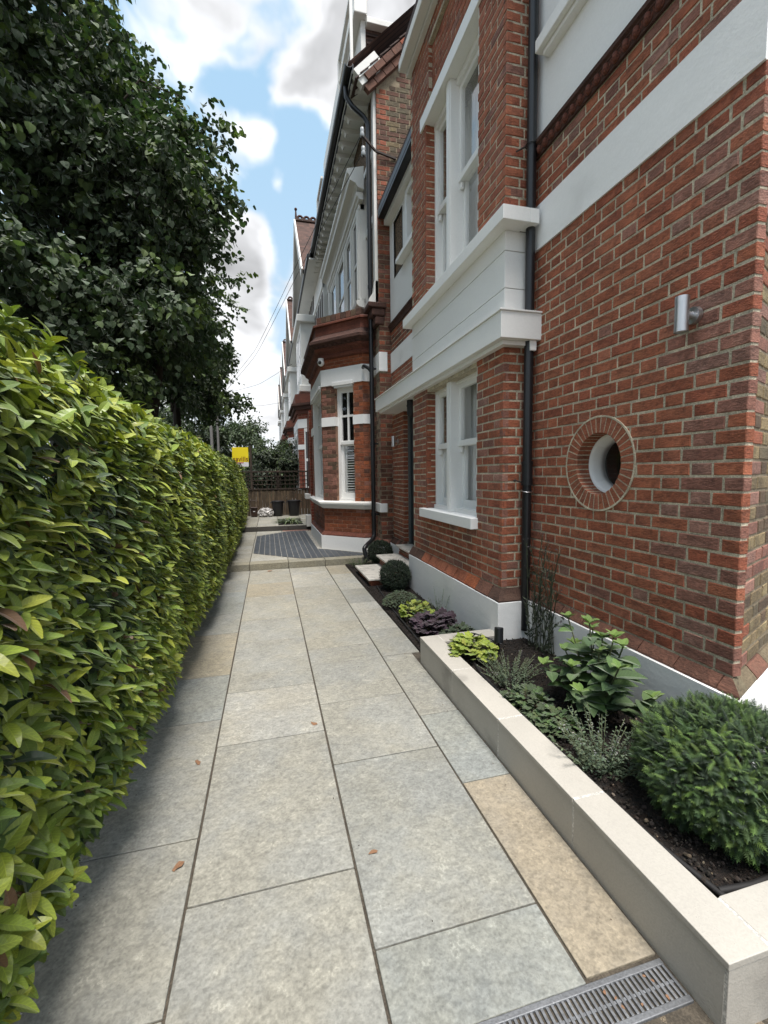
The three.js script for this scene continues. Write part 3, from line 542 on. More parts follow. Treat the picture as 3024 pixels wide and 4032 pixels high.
part('roof', [box(1.75, 3.2, 6.6, 6.75, -5.55, -1.0, .01)], M.tile, house);

// a pair of sash windows with a central mullion, in frame F3 coordinates
function sashPair(y0, y1, ym, parent, curtainN) {
  const um = (-4.43 - ZA), w = part('sash_window', [
    F3.box(uL, uL + .035, y0, y1, -.20, -.105, .003), F3.box(uR - .035, uR, y0, y1, -.20, -.105, .003), F3.box(uL, uR, y1 - .06, y1, -.20, -.10, .003), F3.box(uL, uR, y0, y0 + .045, -.20, -.085, .003)], M.paint, parent);
  part('mullion', [F3.box(um - .055, um + .055, y0, y1, -.19, -.035, .006), F3.box(um - .035, um + .035, y0, y1, -.035, -.028, .003)], M.paint, w);
  for (const [a, b] of [[uL + .035, um - .055], [um + .055, uR - .035]]) {
    part('upper_sash', F3.slab(a, b, ym - .03, y1 - .055, -.175, -.135, [[a + .045, b - .045, ym + .03, y1 - .11]]), M.paint, w);
    part('lower_sash', F3.slab(a, b, y0 + .04, ym + .02, -.22, -.18, [[a + .045, b - .045, y0 + .13, ym - .03]]), M.paint, w);
    part('meeting_rail', F3.box(a, b, ym - .032, ym + .03, -.178, -.125, .004), M.paint, w);
    for (const [p, q] of [[a, a + .042], [b - .042, b]]) part('sash_horn', F3.box(p, q, ym - .10, ym - .032, -.176, -.137, .012), M.paint, w);
    part('glass_pane', F3.box(a + .04, b - .04, ym + .02, y1 - .10, -.157, -.153, 0), M.glass, w);
    part('glass_pane', F3.box(a + .04, b - .04, y0 + .12, ym - .02, -.202, -.198, 0), M.glass, w);
  }
  // curtain: soft vertical folds hanging behind the glass
  const seg = 90, P = [], um2 = uR - uL; const g = new THREE.PlaneGeometry(um2, y1 - y0, seg, 1), p = g.attributes.position;
  for (let i = 0; i < p.count; i++) p.setZ(i, Math.sin(p.getX(i) * 70) * .016 + Math.sin(p.getX(i) * 31 + 1) * .012);
  g.computeVertexNormals(); g.translate((uL + uR) / 2, (y0 + y1) / 2, curtainN); part('curtain', g.applyMatrix4(F3.matrix()), M.curtain, w);
  part('room_lining', [F3.box(uL - .05, uR + .05, y0 - .1, y1 + .1, -.9, -.86, 0), F3.box(uL - .06, uL - .05, y0 - .1, y1 + .1, -.9, -.24, 0), F3.box(uR + .05, uR + .06, y0 - .1, y1 + .1, -.9, -.24, 0), F3.box(uL - .06, uR + .06, y1 + .09, y1 + .1, -.9, -.24, 0), F3.box(uL - .06, uR + .06, y0 - .1, y0 - .09, -.9, -.24, 0)], M.room, w);
  part('reveal_lining', [F3.box(uR - .002, uR + .004, y0, y1, -.2, -.004, 0)], M.paint, w);
}
sashPair(1.122, 2.535, 1.855, house, -.30);
sashPair(3.528, 5.462, 4.52, house, -.34);

// ---------- the set-back wall with the porch ----------
const F5 = new Frame(2.1, -7.40, 0, 1);
part('porch_wall', [F5.slab(.02, .655, -.1, 2.57, -.24, -.0045), F5.slab(0, 1.92, 2.78, 3.96, -.24, -.0045)], M.mortar, house);
lay(HB, F5, { u0: 0, u1: .66, y0: .44, y1: 2.54, S: .195, bond: 'stretcher', tone: (u, y) => pickT([0, 1, 3, 4, 5]), shift: .03 });
lay(HB, F5, { u0: 0, u1: 1.9, y0: 2.785, y1: 3.27, tone: toneB }); lay(HB, F5, { u0: 0, u1: 1.9, y0: 3.59, y1: 3.945, tone: (u, y) => pickT([3, 8, 1]) });
part('white_band', F5.slab(0, 1.9, 3.262, 3.592, -.05, .012), M.render, house);
eggMould(F5, 0, 1.9, house, false);
{ const fr = new Frame(2.1, -6.74, 1, 0); part('porch_reveal', fr.slab(.012, .12, -.1, 2.57, -.2, -.0045), M.mortar, house); lay(HB, fr, { u0: 0, u1: .11, y0: .44, y1: 2.54, bond: 'stretcher', S: .5, tone: () => pickT([3, 1, 7]), proud: .003 }); }
plinth(F5, 0, .66, .345, .44, .066, house, () => pickT([8, 9, 7]), .11);
part('render_wall', F5.slab(0, 1.92, 4.05, 5.78, -.24, .006, [[.28, .71, 4.74, 5.57], [1.0, 1.9, 4.80, 5.6]]), M.render, house);
part('pebbledash_panel', F5.slab(.27, .72, 4.73, 5.58, -.2, -.012), M.pebble, house);
part('panel_trim', F5.slab(.262, .728, 4.722, 5.588, -.05, .012, [[.28, .71, 4.74, 5.57]]), std({ color: lin(.03, .028, .026), roughness: .7 }), house);
{ const f = part('window_frame', [F5.slab(.98, 1.9, 4.78, 5.62, -.1, .05, [[1.06, 1.86, 4.86, 5.55]])], M.paint, house); part('glass_pane', F5.box(1.06, 1.86, 4.86, 5.55, -.05, -.046, 0), M.glass, f); part('room_lining', F5.box(1.0, 1.9, 4.8, 5.6, -.7, -.66, 0), M.room, f); part('window_sill', F5.box(.70, 1.9, 4.735, 4.80, -.1, .12, .006), M.paint, house); }
part('eaves_gutter', [box(1.88, 1.99, 5.78, 5.88, -7.36, -5.53, .012), box(1.885, 2.05, 5.74, 5.79, -7.36, -5.53, .003)], M.black, house);
part('eaves_board', box(1.99, 2.12, 5.66, 5.80, -7.38, -5.53, .004), M.paint, house);
part('roof', box(1.9, 3.6, 5.885, 5.97, -7.4, -5.53, .01), M.tile, house);
// door
{
  const d = part('front_door', box(2.20, 2.25, .43, 2.5, -6.70, -5.62, .004), M.teal, house);
  part('door_frame', [box(2.17, 2.26, .42, 2.53, -6.745, -6.70, .004)], std({ color: lin(.10, .11, .11), roughness: .5 }), house);
  part('door_panel', box(2.192, 2.21, 1.5, 2.3, -6.55, -6.25, .006), M.teal, d); part('door_panel', box(2.192, 2.21, .6, 1.3, -6.55, -6.25, .006), M.teal, d);
}
part('bay_back', [box(2.09, 2.35, -.1, 2.56, -5.62, -5.5, 0)], M.room, house);
part('house_core', [box(2.96, 8, -.1, 6.55, -7.4, -3.1, 0)], M.room, house);
setBricks(HB, wallR, 300);

// porch steps: marble treads on brick risers
function stepThing(label, x0, x1, y, z0, z1, yb) {
  const t = thing('porch_step', label, 'step', [(x0 + x1) / 2, yb, (z0 + z1) / 2], 'porch steps');
  part('tread', box(x0, x1, y - .03, y, z0, z1, .008), M.marble, t);
  const ri = part('riser', box(x0 + .055, x1, yb - .05, y - .03, z0 + .05, z1 - .06, .003), M.mortarDark, t), list = [];
  const f = new Frame(x0 + .05, z0 + .05, 0, 1), f2 = new Frame(x0 + .05, z1 - .055, 1, 0);
  const h = y - .03 - yb, rows = Math.max(1, Math.round(h / .075));
  lay(list, f, { u0: 0, u1: z1 - z0 - .11, y0: yb, y1: y - .032, g: h / rows, bond: 'stretcher', tone: () => pickT([8, 7, 3]), proud: .003 });
  lay(list, f2, { u0: 0, u1: x1 - x0 - .06, y0: yb, y1: y - .032, g: h / rows, bond: 'stretcher', tone: () => pickT([8, 7, 3]), proud: .003 });
  setBricks(list, ri, 100);
}
stepThing('lowest porch step with a marble tread, nearest the path', 1.262, 1.66, .125, -6.66, -5.70, 0);
stepThing('middle porch step with a marble tread between the two round bushes', 1.60, 1.99, .275, -6.66, -5.73, .12);
stepThing('top porch step with a marble tread at the front door', 1.92, 2.2, .42, -6.66, -5.60, .27);
// ---------- the neighbouring house with the canted bay ----------
const nb = thing('terraced_house', 'neighbouring terraced house with canted brick bay, plantation shutters and deep white eaves', 'house', [1.6, 0, -10]);
const NBk = [];
const XN = 1.90, ZN = -7.42;
const stock = (u, y) => { const q = R(); return u < .14 + (Math.floor(y / .078) & 1) * .1 ? pickT([1, 8, 3, 16]) : q < .28 ? pickT([9, 8]) : q < .5 ? pickT([12, 13]) : pickT([10, 13, 10, 8]); };
const FG = new Frame(XN, ZN, 1, 0);                                       // gable flank, faces the camera
const wallN = part('gable_wall', FG.slab(0, 4.2, -.1, 0, -.3, -.006, [], [[4.2, 12.2], [0, 8.05]]), M.mortarDark, nb);
{
  const top = u => 8.02 + u * .985, l2 = [];
  lay(l2, FG, { u0: 0, u1: 2.2, y0: 5.6, y1: 9.6, g: .078, bond: 'flemish', tone: stock });
  for (const b of l2) { const u = b.c[0] - XN; if (b.c[1] + .04 < top(u - b.L / 2) - .26) NBk.push(b); }
  lay(NBk, FG, { u0: 0, u1: .22, y0: .40, y1: 5.6, g: .078, bond: 'stretcher', S: .2, tone: (u, y) => pickT([1, 3, 8, 7, 8]), open: [[-.1, .125, .87, 1.03], [-.1, .135, 3.29, 3.62]] });
  // oversailing verge: two courses of brick following the slope, tiles on top
  for (let r = 0; r < 2; r++) for (let k = 0; k < 14; k++) {
    const L = .2, d = .155 - r * .115 + .02, s = k * (L + .011) + (r ? .1 : 0) - .32, cs = Math.SQRT1_2;
    const u = s * cs + cs * d * 1, y = 8.02 + s * cs - cs * d + .03;
    const g = boxUV(new RoundedBoxGeometry(L, .1, .09, 1, .004), R() * 4, R() * 4); g.rotateZ(Math.PI / 4 * .995); g.translate(XN + u, y + .06, ZN + .03 + (1 - r) * -.035 + .035); part('verge_brick', g, brickMat[pickT([8, 9, 3, 8])], wallN);
  }
  for (let k = 0; k < 20; k++) { const s = k * .115 - .42, g = boxUV(new RoundedBoxGeometry(.17, .02, .4, 1, .004), R(), R()); g.rotateZ(Math.PI / 4 - .08); g.translate(XN + s * .7071, 8.14 + s * .7071, ZN - .1 + (k & 1) * .012); part('roof_tile', g, M.tile, wallN); }
}
// pier front face towards the path, and its white blocks
const FP = new Frame(XN, -7.92, 0, 1);
part('pier_wall', FP.slab(0, .496, -.1, 4.2, -.3, -.006), M.mortarDark, nb);
lay(NBk, FP, { u0: 0, u1: .49, y0: .40, y1: 4.05, g: .078, bond: 'header', Hd: .1, tone: () => pickT([10, 8, 7, 5]), open: [[-.1, .6, .87, 1.03], [-.1, .6, 3.29, 3.62]] });
part('white_block', box(1.865, 2.0, .875, 1.03, -7.9, -7.395, .006), M.render, nb);
part('white_block', box(1.88, 2.03, 3.295, 3.615, -7.9, -7.395, .006), M.render, nb);
plinth(FG, 0.0, .2, .30, .40, .07, nb, () => pickT([8, 7]), .11, .07, 0); plinth(FP, .1, .49, .30, .40, .07, nb, () => pickT([8, 7]), .11, 0, 0);
// canted bay: brick outline
const BA = [1.04, -8.6], BB = [1.70, -7.915], BF = [1.04, -10.75];
const FC = new Frame(BA[0], BA[1], BB[0] - BA[0], BB[1] - BA[1]), cl = Math.hypot(BB[0] - BA[0], BB[1] - BA[1]);   // canted face
const FT = new Frame(BF[0], BF[1], 0, 1), fl = BA[1] - BF[1];                                              // front face
const FS = new Frame(BB[0], BB[1], 1, 0), sl = .19;                                                           // short return
const FX = new Frame(1.78, -11.5, -.74, .75), xl = 1.03;
const cw = [.315, .735], fw1 = [.45, 2.03];
const obrick = (u, y) => y > 3.5 ? pickT([14, 15, 15]) : R() < .18 ? pickT([8, 16, 5]) : pickT([15, 14, 16, 16, 0]);
const brownP = (u, y) => u < .32 && y > 1.03 && y < 3.3 ? pickT([10, 7, 8, 5, 5]) : obrick(u, y);
const bayN = part('bay_wall', [FC.slab(0, cl, .1, 4.0, -.2, -.004, [[cw[0], cw[1], 1.04, 3.2]]), FT.slab(0, fl, .1, 4.0, -.2, -.004, [[fw1[0], fw1[1], 1.04, 3.2]]), FS.slab(0, sl, .1, 4.0, -.2, -.004), FX.slab(0, xl, .1, 4.0, -.2, -.004)], M.mortarRed, nb);
for (const [f, L, op, tn] of [[FC, cl, cw, brownP], [FT, fl, fw1, obrick], [FS, sl, null, obrick]]) {
  const o = { u0: 0, u1: L, j: .007, g: .0735, bond: 'stretcher', S: .21, tone: tn };
  lay(NBk, f, { ...o, y0: .45, y1: .905 }); lay(NBk, f, { ...o, y0: 1.04, y1: 2.47, open: op ? [[op[0], op[1], 0, 5]] : [] }); lay(NBk, f, { ...o, y0: 2.64, y1: 3.225, open: op ? [[op[0], op[1], 0, 5]] : [] }); lay(NBk, f, { ...o, y0: 3.53, y1: 3.72 });
}
{ const fr = new Frame(FC.at(cw[0], 0)[0], FC.at(cw[0], 0)[2], -FC.nx, -FC.nz); }
setBricks(NBk, wallN, 300);
// mitred rings of profile round the bay
function bayRing(pts, mat, name, parent) {
  const path2 = [[1.84, -11.5], BF, BA, BB, [1.9, BB[1]]];
  const nrm = []; for (let k = 0; k + 1 < path2.length; k++) { const dx = path2[k + 1][0] - path2[k][0], dz = path2[k + 1][1] - path2[k][1], l = Math.hypot(dx, dz); nrm.push([-dz / l, dx / l]); }
  const off = (k) => { const a = nrm[Math.max(0, k - 1)], b = nrm[Math.min(nrm.length - 1, k)], s = 1 + a[0] * b[0] + a[1] * b[1]; return [(a[0] + b[0]) / s, (a[1] + b[1]) / s]; };
  const P = []; for (let k = 0; k + 1 < path2.length; k++) { const o0 = off(k), o1 = off(k + 1); for (let i = 0; i + 1 < pts.length; i++) { const v = (kk, o, p) => [path2[kk][0] + o[0] * p[0], p[1], path2[kk][1] + o[1] * p[0]]; const a = v(k, o0, pts[i]), b = v(k + 1, o1, pts[i]), c = v(k + 1, o1, pts[i + 1]), d = v(k, o0, pts[i + 1]); P.push(...a, ...b, ...c, ...a, ...c, ...d); } }
  const g = new THREE.BufferGeometry(); g.setAttribute('position', new THREE.BufferAttribute(new Float32Array(P), 3)); g.computeVertexNormals(); return part(name, boxUV(g), mat, parent || nb);
}
bayRing([[.075, .05], [.075, .37], [-.05, .372]], M.render, 'plinth');
bayRing([[.066, .372], [.066, .392], [.006, .45], [-.04, .45]], M.terracotta, 'plinth_course');
bayRing([[.0, .895], [.03, .90], [.05, .925], [.055, .95], [.085, .96], [.09, .985], [.10, .99], [.10, 1.02], [.02, 1.045], [-.2, 1.046]], M.oldPaint, 'bay_sill');
bayRing([[-.05, 3.222], [.014, 3.225], [.014, 3.53], [-.05, 3.533]], M.render, 'white_band');
for (const [f, a, b] of [[FC, 0, cw[0]], [FC, cw[1], cl], [FS, 0, sl], [FT, fw1[1], fl], [FT, 0, fw1[0]]]) part('white_block', f.slab(a - .005, b + .005, 2.468, 2.638, -.19, .014), M.render, nb);
bayRing([[.0, 3.71], [.02, 3.715], [.045, 3.735], [.05, 3.78], [.035, 3.80], [.06, 3.83], [.11, 3.86], [.12, 3.90]], M.terracotta, 'cornice');
bayRing([[.12, 3.90], [.15, 3.93], [.20, 3.95], [.22, 3.97], [.22, 4.02], [.17, 4.05]], M.terraDark, 'cornice_moulding');
bayRing([[.17, 4.05], [.10, 4.13], [.10, 4.14]], M.terraDark, 'cornice_slope'); bayRing([[.10, 4.14], [.10, 4.29], [.14, 4.30], [.14, 4.33], [.06, 4.37]], M.terracotta, 'parapet');
bayRing([[.06, 4.37], [-.14, 4.46], [-.16, 4.50]], M.terraDark, 'parapet_coping');
for (let k = 0; k < 9; k++) { const u = .02 + k * .104; part('dentil', FC.box(u, u + .06, 3.905, 3.945, .1, .165, .004), M.terraDark, bayN); }
for (let k = 0; k < 9; k++) { const u = -.06 + k * .115; part('coping_brick', FC.box(u, u + .105, 4.385, 4.50, -.22, .04, .006), brickMat[pickT([8, 9, 10])], bayN); }
part('bay_roof', prism([[1.9, -11.5], [1.9, -7.95], [1.7, -7.95], [1.08, -8.6], [1.08, -10.75]], 4.36, 4.46), M.tile, nb);
// sash window with shutters on the canted face
function bayWindow(f, a, b, shutters) {
  const w = part('sash_window', [f.slab(a, b, 1.045, 3.2, -.17, -.075, [[a + .045, b - .02, 1.09, 3.13]]), f.box(a - .0, b, 3.165, 3.22, -.1, .03, .004), f.box(a - .04, b + .02, 3.20, 3.265, -.05, .05, .006)], M.paint, nb);
  const m = (a + b) / 2 + .02, l = a + .045, r = b - .02;
  part('upper_sash', f.slab(l, r, 2.12, 3.13, -.13, -.095, [[l + .04, m - .016, 2.19, 2.63], [m + .016, r - .01, 2.19, 2.63], [l + .04, m - .016, 2.67, 3.08], [m + .016, r - .01, 2.67, 3.08]]), M.paint, w);
  part('lower_sash', f.slab(l, r, 1.07, 2.15, -.165, -.13, [[l + .05, r - .02, 1.20, 2.10]]), M.paint, w);
  part('meeting_rail', f.box(l - .01, r, 2.115, 2.175, -.13, -.085, .004), M.paint, w);
  part('glass_pane', f.box(l, r, 2.15, 3.1, -.113, -.109, 0), M.glass, w); part('glass_pane', f.box(l, r, 1.1, 2.12, -.15, -.146, 0), M.glass, w);
  if (shutters) { part('shutter_frame', f.slab(l, r, 1.09, 2.13, -.215, -.185, [[l + .075, r - .02, 1.20, 2.09]]), M.paint, w); for (let y = 1.225; y < 2.08; y += .049) { const g = new RoundedBoxGeometry(r - l - .08, .008, .055, 1, .003); g.rotateX(.35); g.translate((l + r) / 2 + .03, y, -.2); part('louvre', boxUV(g).applyMatrix4(f.matrix()), M.paint, w); } }
  part('room_lining', [f.box(a - .1, b + .1, .9, 3.3, -.62, -.6, 0), f.box(a - .1, b + .1, 3.25, 3.3, -.6, -.2, 0), f.box(a - .1, b + .1, .95, 1.0, -.6, -.2, 0), f.box(a - .12, a - .1, 1, 3.3, -.6, -.2, 0), f.box(b + .1, b + .12, 1, 3.3, -.6, -.2, 0)], std({ color: lin(.03, .028, .026), roughness: .9 }), w);
}
bayWindow(FC, cw[0], cw[1], true);
bayWindow(FT, fw1[0], fw1[1], false);
part('window_jamb', [FT.box(fw1[0] - .02, fw1[0] + .05, 1.045, 3.2, -.08, .004, .004)], M.paint, nb);
// upper storey: white timbers over pebbledash
const FU = new Frame(XN - .02, -14.6, 0, 1), ul = 14.6 - 7.47;
part('pebbledash_wall', FU.slab(0, ul, 4.3, 8.0, -.25, -.02), M.pebble, nb);
for (const u of [ul - .20, ul - .62]) part('timber_post', FU.box(u, u + .10, 4.4, 7.95, -.1, .012, .004), M.oldPaint, nb);
part('corner_post', FU.box(ul - .10, ul + .0, 4.45, 7.95, -.1, .03, .006), M.oldPaint, nb);
part('corner_bracket', profile(FU, ul - .10, ul + .0, [[-.02, 4.42], [.14, 4.42], [.14, 4.50], [.06, 4.62], [.035, 4.80], [-.02, 4.80]]), M.oldPaint, nb);
for (const y of [4.45, 5.85, 6.9]) part('timber_rail', FU.box(0, ul - .1, y, y + .12, -.1, .010, .004), M.oldPaint, nb);
for (let k = 0; k < 6; k++) part('timber_post', FU.box(.4 + k * .95, .5 + k * .95, 6.9, 7.95, -.1, .012, .004), M.oldPaint, nb);
for (let k = 0; k < 3; k++) part('timber_post', FU.box(.4 + k * .9, .5 + k * .9, 4.4, 6.9, -.1, .012, .004), M.oldPaint, nb);
// corbel under the corner post, in moulded brick
part('corbel', [box(1.70, 2.02, 4.33, 4.42, -7.75, -7.36, .02), box(1.76, 2.0, 4.2, 4.33, -7.72, -7.38, .03), box(1.82, 1.99, 4.06, 4.2, -7.7, -7.39, .03)], M.terraDark, nb);
// oriel window
const FO = new Frame(1.76, -12.1, 0, 1), ol = 12.1 - 8.24;
part('oriel_body', [box(1.78, 2.0, 4.45, 6.9, -12.1, -8.24, .004)], M.oldPaint, nb);
{
  const posts = [0, 1.15, 2.3, 3.1, 3.72];
  const w = part('oriel_window', [FO.box(0, ol, 6.36, 6.46, -.1, .012, .004), FO.box(0, ol, 4.72, 4.80, -.1, .02, .004)], M.oldPaint, nb);
  for (const u of posts) part('oriel_post', [FO.box(u, u + .13, 4.8, 6.36, -.02, .03, .006), FO.box(u + .03, u + .10, 4.8, 6.36, .03, .045, .004)], M.oldPaint, w);
  for (let k = 0; k < 4; k++) { part('sash_frame', FO.slab(posts[k] + .13, posts[k + 1], 4.8, 6.36, -.02, -.002, [[posts[k] + .19, posts[k + 1] - .06, 4.88, 5.52], [posts[k] + .19, posts[k + 1] - .06, 5.58, 6.3]]), M.oldPaint, w); part('glass_pane', FO.box(posts[k] + .18, posts[k + 1] - .05, 4.87, 6.31, -.0195, -.016, 0), std({ color: lin(.02, .022, .025), roughness: .05 }), w); }
  part('oriel_cornice', [profile(FO, -.12, ol + .13, [[-.05, 6.46], [.03, 6.46], [.04, 6.50], [.07, 6.52], [.08, 6.58], [-.05, 6.58]]), profile(FO, -.2, ol + .2, [[-.05, 6.60], [.06, 6.62], [.10, 6.68], [.20, 6.72], [.21, 6.80], [.25, 6.84], [.25, 6.90], [-.05, 6.98]])], M.oldPaint, nb);
  part('oriel_sill', profile(FO, -.08, ol + .09, [[-.05, 4.60], [.05, 4.62], [.09, 4.66], [.10, 4.72], [-.05, 4.75]]), M.oldPaint, nb);
}
// eaves: soffit, little brackets, gutter and roof
part('eaves_soffit', [box(1.50, 1.95, 7.93, 7.97, -14.6, -7.42, .003)], M.oldPaint, nb);
for (let k = 0; k < 22; k++) { const z = -7.62 - k * .32; part('eaves_bracket', profile(new Frame(1.88, z - .045, 0, 1), 0, .09, [[0, 7.93], [.36, 7.93], [.36, 7.88], [.31, 7.86], [.28, 7.81], [.24, 7.84], [0, 7.86]]), M.oldPaint, nb); }
part('barge_end', [bar([1.56, 7.86, -7.40], [1.90, 8.20, -7.40], .16, .14), bar([1.62, 7.76, -7.405], [1.92, 8.04, -7.405], .12, .10)], M.oldPaint, nb);
part('gutter', (() => { const s = new THREE.Shape(); s.moveTo(0, 0); s.absarc(0, 0, .065, Math.PI, 0, false); s.absarc(0, 0, .056, 0, Math.PI, true); return profile(new Frame(1.45, -14.6, 0, 1), 0, 7.22, s).translate(0, 8.04, 0); })(), M.black, nb);
part('gutter_board', box(1.505, 1.53, 7.90, 8.05, -14.6, -7.40, .003), M.black, nb);
part('roof', (() => { const g = new THREE.BufferGeometry(); const P = [1.44, 8.06, -7.40, 1.44, 8.06, -14.6, 4.3, 10.9, -14.6, 1.44, 8.06, -7.40, 4.3, 10.9, -14.6, 4.3, 10.9, -7.40]; g.setAttribute('position', new THREE.BufferAttribute(new Float32Array(P), 3)); g.computeVertexNormals(); return boxUV(g); })(), M.farTile, nb);
// dormer and escape rail on the roof
part('dormer', [box(1.95, 4, 8.35, 9.55, -12.5, -8.35, .01)], M.farTile, nb);
part('dormer_face', [box(1.86, 1.95, 8.3, 9.75, -12.5, -8.32, .01), box(1.72, 1.96, 9.62, 9.95, -12.6, -8.2, .02), box(1.95, 3.6, 9.52, 9.62, -8.36, -8.22, .01)], M.oldPaint, nb);
for (let k = 0; k < 8; k++) part('dormer_tile_course', box(1.97, 3.6, 8.42 + k * .14, 8.44 + k * .14, -8.36, -8.32, .003), M.tile, nb);
part('escape_rail', [bar([1.62, 9.62, -9.2], [1.62, 8.2, -9.2], .07, .07), bar([1.62, 9.62, -9.2], [1.62, 9.62, -8.0], .06, .06), bar([1.62, 9.22, -9.2], [1.62, 9.22, -8.0], .04, .04), bar([1.62, 8.8, -9.2], [1.62, 8.8, -8.0], .04, .04), bar([1.62, 9.62, -8.0], [1.62, 8.1, -8.0], .05, .05), bar([1.62, 9.35, -13.2], [1.62, 8.1, -13.2], .07, .07), bar([1.62, 9.35, -13.2], [1.62, 9.35, -12.2], .06, .06), bar([1.62, 9.0, -13.2], [1.62, 9.0, -12.2], .04, .04), bar([1.62, 8.65, -13.2], [1.62, 8.65, -12.2], .04, .04)], M.oldPaint, nb);
part('house_core', [box(2.2, 8, -.1, 7.9, -14.6, -7.75, 0)], M.room, nb);
// terracotta string moulding pieces beside the far corner of the bay
part('far_pier', [box(1.05, 1.9, .22, 3.2, -11.75, -11.52, .004)], M.farBrick, nb); 
part('far_sill', [box(.92, 1.3, .93, 1.06, -11.95, -11.55, .01)], M.oldPaint, nb); part('far_plinth', box(.93, 1.4, .2, .5, -11.95, -11.6, .006), M.oldPaint, nb);
for (const x of [1.02, 1.055, 1.09]) part('angle_shaft', cyl(x, 1.06, 3.1, -11.6 + (x - 1.02), .014, .014, 8), M.terracotta, nb);

